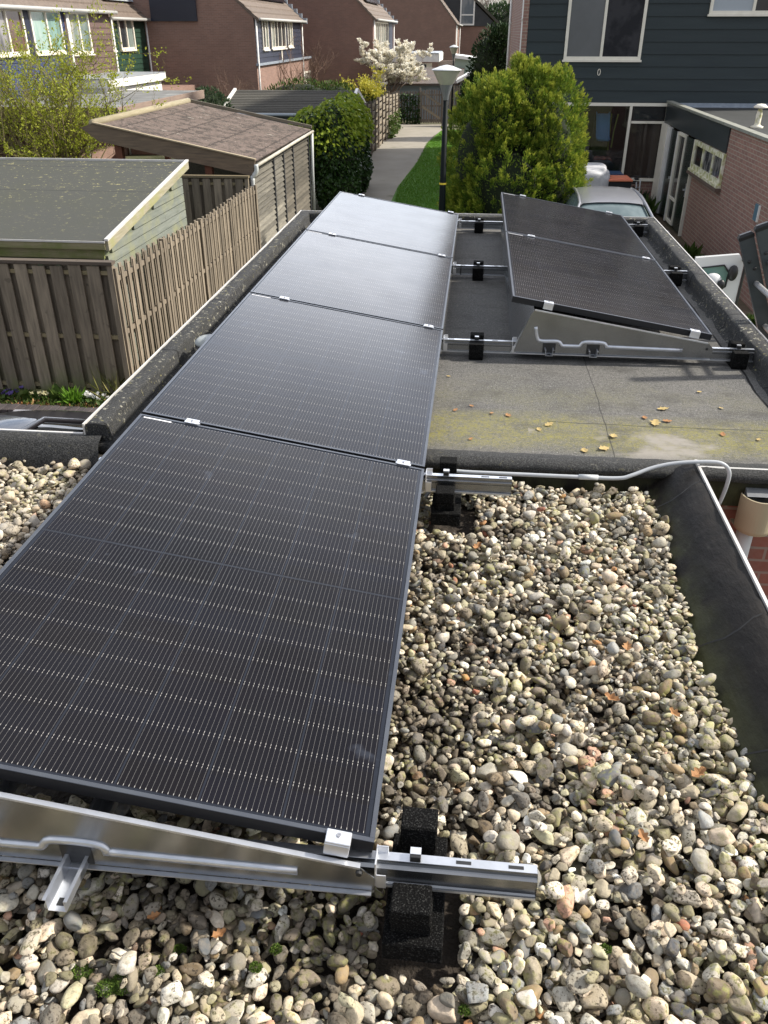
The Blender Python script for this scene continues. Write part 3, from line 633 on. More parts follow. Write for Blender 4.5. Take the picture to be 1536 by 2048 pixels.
make_rail(-1.30, 1.74, 5.225, .032, 'long rail on grey felt under the middle of the right row', (.08, .33))
make_rail(-1.30, 1.74, 6.93, .032, 'farthest long rail on grey felt by the far kerb', (.08,))

def make_bracket(x0, y, z0, label, side=-1):
    """tapered side plate with a raised rib, low end at x0"""
    t = thing('side_bracket', label, 'bracket', (x0-.5, y, .03), 'tapered galvanised brackets carrying the panels')
    zb = .046; th = .0025
    xa, za = slope(x0, z0, -.015, -.062); xb, zb2 = slope(x0, z0, 1.0, -.036)
    top = [(xa, zb), (xa, za)]; N = 6
    for i in range(N+1):
        u = .02+(1.0-.02)*i/N; top.append(slope(x0, z0, u, -.038))
    poly = top+[(xb-.02, zb2-.03), (x0-1.09, zb+.012), (x0-1.09, zb)]
    MB().prism(poly, 'y', y-th, y).build('plate', galv, t)
    # folded top flange
    fl = MB(); xs0, zs0 = slope(x0, z0, .02, -.0372); xs1, zs1 = slope(x0, z0, 1.0, -.0372)
    fl.add([(xs0, y-.003, zs0), (xs1, y-.003, zs1), (xs1, y+.009, zs1), (xs0, y+.009, zs0), (xs0, y-.003, zs0-.006), (xs1, y-.003, zs1-.006)], [(0, 3, 2, 1), (0, 1, 5, 4)])
    fl.build('top_flange', galv_lip, t)
    MB().box(x0-1.08, x0-.002, y-.014, y-.0026, zb-.0045, zb-.002).build('bottom_flange', galv_lip, t)
    # pressed rib
    ribx = [x0-.16, x0-.55, x0-.575, x0-.60, x0-.70, x0-.725, x0-.75, x0-.80, x0-.825, x0-.85, x0-.94, x0-.965, x0-.98]
    ribz = [zb+.043, zb+.048, zb+.050, zb+.070, zb+.071, zb+.048, zb+.046, zb+.046, zb+.048, zb+.070, zb+.070, zb+.085, zb+.15]
    pts = [(a, y-th-.001, b) for a, b in zip(ribx, ribz)]
    rb = MB().tube(smoothpts(pts, 4), .0105, 8); rb.v = [(x, y-th-(y-th-yy)*.7 if yy < y-th else yy, z) for x, yy, z in rb.v]; rb.build('rib', galv_lip, t, smooth=True)
    b = MB(); b.lathe([(.001, .006), (.006, .006), (.008, 0)], (0, 0, 0), 12); b.v = [(x0-.028+vx, y-th-vz, zb+.055+vy) for vx, vy, vz in b.v]; b.build('bolt', steel_black, t)
    for cx in (x0-.65, x0-.895): MB().box(cx-.036, cx+.036, y-th-.0012, y-th-.0002, zb+.002, zb+.058).build('opening', steel_black, t)
    return t
make_bracket(0.0, -.036, LOWZ, 'nearest tapered steel bracket, under the front edge of the nearest panel')
make_bracket(0.0, 1.735, LOWZ, 'tapered bracket under the joint of the nearest two panels')
make_bracket(0.0, 3.437, LOWZ, 'tapered bracket under the second joint of the left row')
make_bracket(0.0, 5.187, LOWZ, 'tapered bracket under the third joint of the left row')
make_bracket(0.0, 6.892, LOWZ, 'tapered bracket at the far end of the left row')
make_bracket(1.5, 3.437, LOWZ+.018, 'grey tapered bracket under the near end of the right row, facing the camera')
make_bracket(1.5, 5.187, LOWZ+.018, 'tapered bracket under the joint of the right row')
make_bracket(1.5, 6.892, LOWZ+.018, 'tapered bracket at the far end of the right row')
def channel(x, y0, y1, z, label):
    t = thing('ballast_channel', label, 'steel channel', (x, y1, z), 'steel channels poking out through the brackets')
    wv, h, s_ = .019, .034, .0015
    pf = [(x-wv-.008, z+h), (x-wv, z+h), (x-wv, z+s_), (x+wv, z+s_), (x+wv, z+h), (x+wv+.008, z+h), (x+wv+.008, z+h-s_), (x+wv+s_, z+h-s_), (x+wv+s_, z), (x-wv-s_, z), (x-wv-s_, z+h-s_), (x-wv-.008, z+h-s_)]
    MB().prism(pf, 'y', y0, y1).build('channel', galv_lip, t)
    MB().box(x-.008, x+.008, y0+.012, y0+.03, z+.0016, z+.0022).build('slot', steel_black, t)
for i, (x0, y, zz) in enumerate(((0, -.036, .04), (1.5, 3.437, .045))):
    for j, dx in enumerate((.65, .895)):
        w_ = ('right one', 'left one')[j]
        channel(x0-dx, y-.115 if i == 0 else y-.05, y+1.6, zz, f'steel channel sticking out of the {"nearest" if i == 0 else "right row"} bracket, {w_} of the pair')
# wind deflector sheets along the high sides
for x0, y0, y1, lb, zo in ((0, 0.02, 6.9, 'long galvanised back sheet under the high left edge of the left row', 0), (1.5, 3.45, 6.9, 'galvanised back sheet under the high edge of the right row', .018)):
    xa, za = slope(x0, LOWZ+zo, 1.0, -.045)
    t = thing('wind_deflector', lb, 'wind deflector', (x0-1.08, y0, .04))
    MB().add([(x0-1.10, y0, .035), (x0-1.10, y1, .035), (xa, y1, za), (xa, y0, za), (x0-1.075, y0, .035), (x0-1.075, y1, .035)], [(0, 1, 2, 3), (0, 4, 5, 1)]).build('sheet', galv, t)
    MB().add([(x0-1.112, y0-.003, .035), (x0-1.088, y0-.003, .035), (xa+.022, y0-.003, za), (xa-.006, y0-.003, za)], [(0, 1, 2, 3)]).build('edge', galv_lip, t)

# end plates, clips
def end_plate(x, y, z, label):
    t = thing('rail_stop', label, 'metal stop', (x, y, z), 'bright metal stops where the rails meet the low panel edge')
    MB().bbox(x-.002, x+.0015, y-.032, y+.018, z+.008, z+.080, .0006).bbox(x+.0015, x+.024, y+.010, y+.0125, z+.05, z+.085, .0006).bbox(x+.0015, x+.022, y-.032, y-.0295, z+.004, z+.045, .0006).build('plate', alu, t)
for (x, y, z, l) in ((.006, -.002, .046, 'bright metal stop at the low corner of the nearest panel'), (.006, 1.77, .04, 'bright metal stop on the short rail end near the cross kerb'), (.006, 3.475, .032, 'bright metal stop left of the rubber foot on the near long rail'),
                     (.006, 5.225, .032, 'bright metal stop on the middle long rail beside the left row'), (.006, 6.93, .032, 'bright metal stop on the farthest rail beside the left row')):
    end_plate(x, y, z, l)
for y, l in ((3.475, 'small metal stop where the near rail meets the right row bracket'),):
    end_plate(.400, y, .032, l)

# rubber feet
def foot(x, y, z, label, pad, wv=.07, top=.07):
    t = thing('rubber_foot', label, 'rubber foot', (x, y, z), 'black rubber granulate feet under the rails')
    if pad:
        zz = z; MB().bbox(x-wv-.004, x+wv+.012, y-.125, y+.15, zz, zz+.055, .003).build('base_pad', foam, t)
        MB().bbox(x-wv+.012, x+wv-.013, y-.10, y+.12, zz+.055, zz+.090, .003).build('middle_pad', foam, t)
        MB().bbox(x-wv+.010, x+wv-.016, y-.105, y-.036, zz+.0905, zz+.135, .003).build('front_block', foam, t)
        MB().bbox(x-wv+.018, x+wv-.012, y+.060, y+.12, zz+.0905, zz+.185, .003).build('rear_block', foam, t)
    else:
        MB().bbox(x-.04, x+.04, y-.075, y+.085, z, z+.014, .003).build('base_pad', foam, t)
        MB().bbox(x-.041, x+.041, y-.080, y-.028, z+.0145, z+.095, .002).build('front_block', foam, t)
        MB().bbox(x-.037, x+.041, y+.026, y+.085, z+.0145, z+top+.045, .003).build('rear_block', foam, t)
    MB().bbox(x-.012, x+.012, y-.012, y-.009, z+.10-(0 if pad else 0)-(.0 if pad else .02), z+.128, .001).build('clip', steel_black, t) if False else None
    return t
def clip(x, y, z, parent=None):
    return x
def foot_clip(t, x, y, z):
    MB().bbox(x-.0115, x+.0115, y-.010, y+.014, z+.066, z+.082, .001).build('clip', steel_black, t); MB().box(x-.0115, x+.0115, y-.003, y+.014, z+.0822, z+.084).build('clip_top', alu, t)
t = foot(.088, .0, -.055, 'large black rubber foot in the gravel under the nearest rail', True, .055); foot_clip(t, .088, 0, .046)
t = foot(.088, 1.77, -.057, 'black rubber foot sunk in the gravel under the short rail end', True, .050); foot_clip(t, .085, 1.77, .040)
for y, nm in ((3.475, 'near'), (5.225, 'middle'), (6.93, 'farthest')):
    t = foot(.195, y, .0, f'black rubber foot between the panel rows on the {nm} long rail', False); foot_clip(t, .195, y, .032)
    t = foot(1.655, y, .0, f'black rubber foot at the right hand end of the {nm} long rail', False); foot_clip(t, 1.655, y, .032)
tie = MB().bbox(.062, .068, 5.198, 5.200, .03, .098, .0005).bbox(.062, .068, 5.2, 5.245, .0966, .098, .0004).build('cable_tie', steel_black)
tag(tie, 'black cable tie wrapped round the middle long rail', 'cable tie')

# ------------------------------------------------------------------ gravel
def ico(sub):
    t = (1+5**.5)/2
    V = [(-1, t, 0), (1, t, 0), (-1, -t, 0), (1, -t, 0), (0, -1, t), (0, 1, t), (0, -1, -t), (0, 1, -t), (t, 0, -1), (t, 0, 1), (-t, 0, -1), (-t, 0, 1)]
    F = [(0, 11, 5), (0, 5, 1), (0, 1, 7), (0, 7, 10), (0, 10, 11), (1, 5, 9), (5, 11, 4), (11, 10, 2), (10, 7, 6), (7, 1, 8), (3, 9, 4), (3, 4, 2), (3, 2, 6), (3, 6, 8), (3, 8, 9), (4, 9, 5), (2, 4, 11), (6, 2, 10), (8, 6, 7), (9, 8, 1)]
    V = [Vector(v).normalized() for v in V]
    for _ in range(sub):
        mid = {}; NF = []
        def m_(a, b):
            k_ = (min(a, b), max(a, b))
            if k_ not in mid: mid[k_] = len(V); V.append(((V[a]+V[b])*.5).normalized())
            return mid[k_]
        for a, b, c in F:
            x, y, z = m_(a, b), m_(b, c), m_(c, a); NF += [(a, x, z), (b, y, x), (c, z, y), (x, y, z)]
        F = NF
    return np.array(V), np.array(F)
def vnoise(P, k, seed):
    r = np.random.default_rng(seed); D = r.normal(size=(6, 3))*k; ph = r.random(6)*6.28
    return sum(np.sin(P@D[i]+ph[i]) for i in range(6))/6
def stone_shapes(sub, n):
    V0, F0 = ico(sub); out = []
    for s in range(n):
        r = np.random.default_rng(100+s); V = V0.copy()
        ncut = r.integers(5, 12) if s % 4 else r.integers(2, 5)
        for _ in range(ncut):            # flatten facets so some stones are broken and angular
            d = unit(r.normal(size=(1, 3)))[0]; h = r.uniform(.48, .85); t = V@d; V = V-np.outer(np.maximum(t-h, 0)*.92, d)
        V = V*(1+.13*vnoise(V, 1.4, s)[:, None]+.06*vnoise(V, 4.5, s+999)[:, None]+.022*vnoise(V, 10, s+555)[:, None])
        V = V/np.abs(V).max(0); out.append(V)
    return out, F0
def make_gravel():
    r = np.random.default_rng(3); res = .004; X0, Y0, X1, Y1 = -2.1, -.75, 1.02, 2.14
    nx, ny = int((X1-X0)/res), int((Y1-Y0)/res); H = np.full((nx, ny), -.148)
    blocked = np.zeros((nx, ny), bool)
    def blk(a, b, c, d): blocked[int((a-X0)/res):int((b-X0)/res), int((c-Y0)/res):int((d-Y0)/res)] = True
    blk(.02, .19, -.135, .155); blk(.035, .205, 1.64, 1.93)
    pal = np.array([1.0, .99, .96])*np.array([(.66, .60, .51), (.70, .66, .60), (.56, .49, .38), (.62, .53, .43), (.36, .34, .29), (.26, .255, .23), (.30, .31, .31), (.17, .18, .19), (.20, .16, .11), (.33, .25, .15), (.44, .42, .30), (.50, .32, .24), (.45, .24, .10), (.09, .095, .105), (.52, .50, .44), (.40, .36, .28), (.29, .27, .18), (.36, .15, .10)])
    pw = np.array([15, 10, 10, 8, 9, 8, 5, 4, 6, 5, 7, 1.5, .6, 2.2, 10, 9, 7, .4]); pw = pw/pw.sum()
    def edge(y): return .945+max(0, .42-y)*.16+.022*math.sin(y*4.3)+.015*math.sin(y*11+1)
    def ok(x, y):
        if x > edge(y) or y > 2.085+.018*math.sin(x*7)-(.03 if x > -.9 else .0): return False
        if x > -.22: return y > -.72
        if y < .22: return x > -1.15 and y > -.72          # front strip, also under the first panel edge
        return x < -.98 and y > .9
    st = []; tries = 0
    spots = [(.06, .64, .20, 1), (.24, .98, .13, .8), (.10, 1.38, .13, .8), (.44, .78, .10, .9), (.62, .72, .09, .9), (.30, 1.62, .12, .6), (.06, .36, .13, .9), (.40, .36, .10, .6), (.55, 1.30, .09, .5), (.78, .50, .07, .6), (-.1, -.06, .16, .9), (-.5, -.05, .2, .7), (.5, .02, .08, .5), (.12, -.28, .10, .6), (.7, -.2, .08, .4), (.35, 1.15, .08, .7), (.2, .25, .1, .6)]
    soil = lambda x, y: max(w_*math.exp(-(((x-a_)/q_)**2+((y-b_)/(q_*1.1))**2)) for a_, b_, q_, w_ in spots)+.10*math.sin(x*23+y*11)+.08*math.sin(y*31-x*9)
    N = 21000
    while len(st) < N and tries < 150000:
        tries += 1
        best = None
        for _ in range(2):
            u = r.random(3); x = X0+u[0]*(X1-X0); y = Y0+u[1]*(Y1-Y0)
            if not ok(x, y): continue
            i, j = int((x-X0)/res), int((y-Y0)/res)
            if i < 2 or j < 2 or i >= nx-2 or j >= ny-2 or blocked[i, j]: continue
            if best is None or H[i, j] < best[0]: best = (H[i, j], x, y, i, j)
        if best is None: continue
        _, x, y, i, j = best
        so_ = soil(x, y)
        if so_ > .42 and r.random() < .62: continue
        med = .0146 if y > .5 else .0160
        a = med*math.exp(r.normal()*.40); a = min(max(a, .0065), .030)
        if so_ > .5: a *= .85
        if y > 1.95 and x < -1: a *= 1.15
        el = r.uniform(.62, .98); fl = r.uniform(.36, .80); bx = a*math.sqrt(1/el); by = a*el; bz = a*fl
        ang = r.uniform(0, math.pi); tx, ty = r.normal()*.30, r.normal()*.30
        if x+bx*.7 > edge(y)+.012: continue
        rad = int(bx/res)+1
        i0, i1, j0, j1 = max(i-rad, 0), min(i+rad+1, nx), max(j-rad, 0), min(j+rad+1, ny)
        gx = X0+(np.arange(i0, i1)+.5)*res-x; gy = Y0+(np.arange(j0, j1)+.5)*res-y; GX, GY = np.meshgrid(gx, gy, indexing='ij')
        ca, sa = math.cos(ang), math.sin(ang); q = 1-((GX*ca+GY*sa)/bx)**2-((-GX*sa+GY*ca)/by)**2
        msk = q > 0
        if not msk.any() or blocked[i0:i1, j0:j1][msk].any(): continue
        prof = np.sqrt(np.maximum(q, 0))*bz; h = H[i0:i1, j0:j1]
        z = (h+prof)[msk].max()-bz*.45
        if z > -.078 and r.random() < .97: continue
        H[i0:i1, j0:j1] = np.where(msk, np.maximum(h, z+prof*.9), h)
        st.append((x, y, z, bx, by, bz, ang, tx, ty, so_))
    print('stones', len(st), 'tries', tries)
    near, Fn = stone_shapes(2, 60)
    mid_, Fm = stone_shapes(1, 50)
    gm_ = NB('river_pebbles'); at = gm_.n('Attribute', attribute_name='Tone'); p = gm_.pos()
    pit = gm_.noise(p, 210, 4, .7); c = gm_.mix(gm_.ramp(gm_.noise(p, 75, 4, .6), [(.38, 0.), (.66, .5)]), at.outputs['Color'], (.24, .20, .15))
    sel = gm_.ramp(at.outputs['Alpha'], [(.25, .15), (.6, 1.)]); c = gm_.mix(gm_.math('MULTIPLY', gm_.ramp(gm_.noise(p, 110, 4, .7), [(.53, 0.), (.60, 1.)]), gm_.math('MULTIPLY', sel, .9)), c, (.045, .034, .024))
    gp = gm_.ramp(gm_.noise(p, 4, 4, .6), [(.45, 0.), (.62, 1.)]); gn = gm_.ramp(gm_.noise(p, 55, 3), [(.5, 0.), (.62, .75)])
    nn_ = gm_.n('NewGeometry'); sn = gm_.n('SeparateXYZ'); gm_.l(nn_.outputs['Normal'], sn.inputs[0])
    c = gm_.mix(gm_.math('MULTIPLY', gm_.math('MULTIPLY', gp, gn), .7), c, (.34, .34, .10))
    gm_.col(c); gm_.set(Roughness=.75, Specular_IOR_Level=.35); gm_.bump(gm_.math('ADD', pit, gm_.noise(p, 60, 3)), .45, .004)
    VV = []; FF = []; CC = []; o = 0
    VM = []; FM = []; CM = []; om = 0
    for (x, y, z, bx, by, bz, ang, tx, ty, so_) in st:
        hi = y < .45; lib, F = (near, Fn) if hi else (mid_, Fm)
        V = lib[r.integers(len(lib))]*(bx, by, bz)
        ca, sa = math.cos(ang), math.sin(ang); cx, sx = math.cos(tx), math.sin(tx); cY, sY = math.cos(ty), math.sin(ty)
        M = np.array([[ca, -sa, 0], [sa, ca, 0], [0, 0, 1]])@np.array([[1, 0, 0], [0, cx, -sx], [0, sx, cx]])@np.array([[cY, 0, sY], [0, 1, 0], [-sY, 0, cY]])
        V = V@M.T+(x, y, z)
        k_ = r.choice(len(pal), p=pw); c = np.clip(pal[k_]**1.2*1.3*r.uniform(.60, 1.2), 0, .86)
        if y > 1.3 and x < -1: c = c*.6+np.array((.58, .50, .40))*.4
        al = r.random()
        if r.random() < (so_-.12)*1.25 or r.random() < .05: c = c*.26+np.array((.036, .027, .018)); al = 1
        C = np.tile(np.array([*c, al]), (len(V), 1))
        if hi: VV.append(V); FF.append(F+o); CC.append(C); o += len(V)
        else: VM.append(V); FM.append(F+om); CM.append(C); om += len(V)
    V = np.concatenate(VV+VM); F = np.concatenate(FF+[f+o for f in FM]); C = np.concatenate(CC+CM)
    g = npmesh('gravel', V, F, gm_.m, None, True, C)
    tag(g, 'rounded cream, grey and brown river pebbles covering the near flat roof', 'gravel', kind='stuff')
    return H, (X0, Y0, res)
Hm, (HX, HY, HR) = make_gravel()
def gz(x, y):
    i = min(max(int((x-HX)/HR), 0), Hm.shape[0]-1); j = min(max(int((y-HY)/HR), 0), Hm.shape[1]-1); return Hm[i, j]

# fallen leaves
def oak_leaf(name, m, L_, curl, ang, loc, label, wd=.5, parent=None):
    """lobed dry leaf, a little curled"""
    n = 11; V = []; F = []
    for i in range(n+1):
        t = i/n; wv = wd*.5*math.sin(math.pi*min(t*1.05, 1))**.7*(1+.35*math.sin(t*19)); wv = max(wv, .03)
        for s_ in (-1, 0, 1): V.append(((t-.5)*L_, s_*wv*L_, curl*L_*((t-.5)**2*1.6+abs(s_)*wv*1.2+.06*math.sin(t*13+s_))))
    for i in range(n):
        for s_ in range(2): a = i*3+s_; F.append((a, a+3, a+4, a+1))
    o = MB().add(V, F).build(name, m); o.location = loc; o.rotation_euler = (random.uniform(-.12, .12), random.uniform(-.12, .12), ang)
    return tag(o, label, 'leaf', 'dry leaves fallen on the roofs')
FL = [(.55, 2.53, .05, leaf_yellow, 'pale yellow leaf lying in the middle of the felt roof moss band'), (.50, 2.47, .035, leaf_yellow, 'small yellow leaf just below and left of another in the moss'), (.84, 2.43, .055, leaf_yellow, 'curled yellow leaf near the right half of the mossy strip'),
      (1.13, 2.78, .06, leaf_yellow, 'bright yellow lobed leaf lying alone on grey felt'), (.69, 2.26, .05, leaf_yellow, 'yellow leaf touching the cross kerb on the right'), (.78, 2.29, .06, leaf_yellow, 'larger yellow leaf against the cross kerb'),
      (1.06, 2.60, .07, leaf_yellow, 'biggest clump leaf in the moss on the right'), (1.02, 2.66, .04, leaf_dry, 'orange brown leaf at the top of the clump on the right'), (1.12, 2.63, .05, leaf_dry, 'ragged olive leaf right of the clump'),
      (.10, 2.66, .03, leaf_dry, 'small tan leaf on moss close to the left panels'), (.28, 2.64, .03, leaf_dry, 'small tan leaf left of the felt seam'), (.18, 2.72, .025, leaf_dry, 'tiny pale leaf at the upper edge of the moss'), (.36, 2.62, .04, leaf_dry, 'tan leaf beside the pale silt patch'),
      (1.36, 3.03, .03, leaf_yellow, 'small yellow leaf toward the right kerb'), (1.42, 2.82, .03, leaf_yellow, 'thin straw coloured leaf near the right kerb'), (1.35, 2.50, .04, leaf_dry, 'pale leaf on mossy felt at the right side'), (.05, 3.12, .025, leaf_yellow, 'tiny leaf alone on clean felt near the panels'), (1.50, 2.46, .03, leaf_yellow, 'small yellow leaf at the far right of the moss'),
      (-.12+.3, 2.33, .025, leaf_dry, 'little leaf close to the cross kerb on the left')]
for i, (x, y, s_, m, l) in enumerate(FL): oak_leaf('fallen_leaf', m, s_, .14, random.uniform(0, 6.2), (x, y, .005), l, .6)
GL = [(.93, .98, .06, 'rust brown oak leaf at the edge of the rubber membrane, upper one'), (.955, .78, .06, 'brown oak leaf resting where gravel meets the membrane'), (.94, .22, .075, 'reddish brown oak leaf at the right edge low on the gravel'), (.935, .15, .06, 'brown oak leaf below another at the right edge of the gravel'),
      (.70, .98, .05, 'brown leaf in the upper middle of the gravel'), (.62, .73, .05, 'orange leaf on dark soil between pebbles'), (.78, .66, .04, 'small orange leaf right of the dark soil patch'), (-.33, -.10, .035, 'orange leaf lying in front of the nearest bracket'), (-.48, -.08, .03, 'dry orange leaf left in front of the nearest bracket'),
      (.22, 1.52, .05, 'orange leaf beside the second panel on the gravel'), (.80, .45, .05, 'crumpled tan leaf among pebbles low on the right'), (.62, .22, .04, 'thin brown leaf standing between pebbles')]
for x, y, s_, l in GL: oak_leaf('fallen_leaf', leaf_dry, s_, .5, random.uniform(0, 6.2), (x, y, gz(x, y)+.006), l, .55)
# moss cushions
mossm = leafmat('moss', (.05, .10, .012), (.08, .14, .02), (.12, .17, .03), .9, .1)
mc_ = []
for (x, y, s_) in ((-.50, -.22, .026), (-.53, -.235, .02), (-.60, -.20, .022), (-.44, -.185, .016), (.205, -.21, .012), (-.23, -.17, .012), (-.20, -.12, .012), (.50, -.05, .012), (-.42, -.12, .016)):
    z = gz(x, y)
    for _ in range(int(26000*s_)):
        d = RNG.normal(size=3); d = d/np.linalg.norm(d); d[2] = abs(d[2]); mc_.append((x+d[0]*s_, y+d[1]*s_*.8, z-.004+d[2]*s_*.45))
tag(leafmesh('moss', mc_, .006, mossm, None, .5, D=np.array(mc_)*0+(0, 0, 1), spread=.9), 'small bright green moss cushions between the pebbles', 'moss', kind='stuff')
# short gravel twig litter

# ------------------------------------------------------------------ house helpers
def siding(x0, x1, z0, z1, y, hgt, face='-y', holes=()):
    """lapped boards on a wall; face '-y' (wall along x) or '+x' (wall along y: x0,x1 are y values and y is x)"""
    mb = MB(); z = z0
    while z < z1-1e-6:
        t = min(z+hgt, z1)
        segs = [(x0, x1)]
        for (a, b, c, d) in holes:
            if z < c-.01 and t > c+.01:
                pr = [(0, z), (.034, z), (.034-.024*(c-z)/hgt, c), (0, c)]
                if face == '-y': mb.prism([(y-o, zz) for o, zz in pr], 'x', a, b)
                else: mb.prism([(y+o, zz) for o, zz in pr], 'y', a, b)
        for (a, b, c, d) in holes:
            if c < t-.01 and d > z+.01:
                ns = []
                for (p, q) in segs:
                    if b <= p or a >= q: ns.append((p, q)); continue
                    if a > p: ns.append((p, a))
                    if b < q: ns.append((b, q))
                segs = ns
        for p, q in segs:
            if q-p < .01: continue
            pr = [(0, z), (.034, z), (.010, t), (0, t)]
            if face == '-y': mb.prism([(y-o, zz) for o, zz in pr], 'x', p, q)
            else: mb.prism([(y+o, zz) for o, zz in pr], 'y', p, q)
        z = t
    return mb
def window(parent, face, pos, a0, a1, z0, z1, m_fr, m_pane, mull=(), trans=(), w=.06, d=.08, sill=0, panes=None):
    """window frame part with one pane sub-part per light"""
    def bx(mb, p0, p1, q0, q1, o0, o1):
        if face == '-y': mb.box(p0, p1, pos-o1, pos-o0, q0, q1)
        elif face == '+x': mb.box(pos+o0, pos+o1, p0, p1, q0, q1)
        else: mb.box(pos-o1, pos-o0, p0, p1, q0, q1)
    mb = MB(); bx(mb, a0, a0+w, z0, z1, 0, d); bx(mb, a1-w, a1, z0, z1, 0, d); bx(mb, a0+w, a1-w, z0, z0+w, 0, d); bx(mb, a0+w, a1-w, z1-w, z1, 0, d)
    for mu in mull: bx(mb, mu-w*.45, mu+w*.45, z0+w, z1-w, .002, d-.004)
    for (tz, b0, b1) in trans: bx(mb, b0, b1, tz-w*.4, tz+w*.4, .003, d-.008)
    if sill: bx(mb, a0-.03, a1+.03, z0-.05, z0-.001, 0, d+sill)
    f = mb.build('window', m_fr, parent)
    ed = [a0+w]+[e for mu in mull for e in (mu-w*.45, mu+w*.45)]+[a1-w]
    for i in range(0, len(ed), 2):
        p = MB(); bx(p, ed[i], ed[i+1], z0+w, z1-w, .012, .022); mm = panes[i//2] if panes else m_pane; p.build('pane', mm, f)
    return f
def pitched(parent, x_eave, x_ridge, y0, y1, z_eave, ang, m, over=.25, th=.12, courses=True):
    """roof slope rising from the eave (facing +x) to the ridge, plus the far slope"""
    run = abs(x_ridge-x_eave); zr = z_eave+run*math.tan(ang); mb = MB(); n = int(run/math.cos(ang)/.33) if courses else 1
    xe = x_eave+over; ze = z_eave-over*math.tan(ang)
    for i in range(n):
        t0, t1 = i/n, (i+1)/n; xa, za = xe+(x_ridge-xe)*t0, ze+(zr-ze)*t0; xb, zb = xe+(x_ridge-xe)*t1, ze+(zr-ze)*t1
        mb.add([(xa, y0, za+.05), (xa, y1, za+.05), (xb, y1, zb), (xb, y0, zb), (xa, y0, za-.02), (xa, y1, za-.02)], [(0, 1, 2, 3), (4, 5, 1, 0)])
    xo = 2*x_ridge-xe
    mb.add([(x_ridge, y0, zr), (x_ridge, y1, zr), (xo, y1, ze), (xo, y0, ze)], [(0, 1, 2, 3)])
    mb.add([(xe, y0, ze+.02), (x_ridge, y0, zr-.03), (x_ridge, y0, zr-.2), (xe, y0, ze-.12)], [(0, 1, 2, 3)])
    mb.add([(xe, y1, ze-.03), (x_ridge, y1, zr-.03), (xo, y1, ze-.03), (xo, y0, ze-.03), (x_ridge, y0, zr-.03), (xe, y0, ze-.03)], [(0, 1, 4, 5), (1, 2, 3, 4)])
    return mb.build('roof', m, parent), zr

# ------------------------------------------------------------------ dark boarded house on the right
hr = thing('dark_boarded_house', 'house with dark green horizontal boards and cream window frames on the right', 'house', (5, 30, G))
HX0, HX1, HY0, HY1 = 1.24, 11.0, 24.2, 38.2
upw = [(2.30, 4.30, .99, 2.62), (5.86, 7.9, 2.02, 3.3)]
mbw = MB()
mbw.box(HX0, 2.0, HY0, HY0+.2, G, 4.6); mbw.box(5.26, HX1, HY0, HY0+.2, G, 4.6); mbw.box(2.0, 5.26, HY0, HY0+.2, -.02, 4.6); mbw.box(2.0, 5.26, HY0, HY0+.2, G, -2.02)
mbw.box(HX0, HX0+.2, HY0+.2, HY1, G, 4.6); mbw.box(HX1-.2, HX1, HY0+.2, HY1, G, 4.6); mbw.box(HX0+.2, HX1-.2, HY1-.2, HY1, G, 4.6)
mbw.build('wall', brick_pink, hr)
siding(1.27, HX1, -.02, 4.7, HY0-.002, .285, '-y', [(a, b, c, d) for a, b, c, d in upw]).build('boarding', siding_dark, hr)
MB().box(1.16, 1.30, HY0-.045, HY0+.02, G, 4.6).build('corner_brick', brick_pink, hr)
window(hr, '-y', HY0-.006, 2.30, 4.30, .99, 2.62, cream, None, (3.27,), (), .075, .07, .03, [pane_screen, mat('dark_room_glass', (.008, .009, .013), (.03, .03, .035), sc=2.2, rough=.08, spec=.15, contrast=.06)])
window(hr, '-y', HY0-.006, 5.86, 7.9, 2.02, 3.3, cream, None, (6.95,), (), .075, .07, .03, [glass('pale_blind_glass', (.34, .38, .42), .1), pane_brown])
cg = clear_glass('clear_window_glass', .85)
gw = window(hr, '-y', HY0+.02, 2.0, 5.25, -2.0, -.03, cream, None, (4.24,), ((-.50, 4.29, 5.18),), .075, .10, 0, [cg, pane_brown])
MB().box(4.34, 5.12, HY0-.045, HY0-.035, -.43, -.12).build('vent_light', glass('vent_glass', (.025, .028, .03)), gw)
mfr = MB(); mfr.box(4.31, 5.16, HY0-.05, HY0-.032, -.45, -.425).box(4.31, 5.16, HY0-.05, HY0-.032, -.125, -.10).box(4.31, 4.335, HY0-.05, HY0-.032, -.425, -.125).box(5.135, 5.16, HY0-.05, HY0-.032, -.425, -.125)
mfr.build('casement', black_pl, gw)
MB().box(2.08, 4.19, HY0+.03, HY0+.034, -1.92, -1.22).build('frosted_film', mat('frosted_film', (.075, .09, .095), (.06, .07, .075), sc=2, rough=.25), gw)
rm = mat('dark_room', (.05, .045, .04), (.085, .07, .055), sc=1.2, rough=.9)
rmb = MB().quad((1.6, 27.6, G), (5.6, 27.6, G), (5.6, 27.6, .2), (1.6, 27.6, .2)).quad((1.6, 24.45, -2.3), (5.6, 24.45, -2.3), (5.6, 27.6, -2.3), (1.6, 27.6, -2.3)).quad((1.6, 24.45, .1), (1.6, 27.6, .1), (5.6, 27.6, .1), (5.6, 24.45, .1)).quad((1.6, 24.45, G), (1.6, 27.6, G), (1.6, 27.6, .2), (1.6, 24.45, .2))
rmb.build('room', rm, hr)
lp = MB(); lp.prism([(3.3, -.035), (3.32, -.09), (3.325, -.13), (3.345, -.13), (3.345, -.09), (3.34, -.03)], 'y', HY0-.06, HY0-.04)
hk = MB(); hk.tube([(3.27+.035*math.cos(t/10*6.283), HY0-.05, .70+.075*math.sin(t/10*6.283)) for t in range(11)], .010, 6); hk.build('wall_bracket', cream, hr)
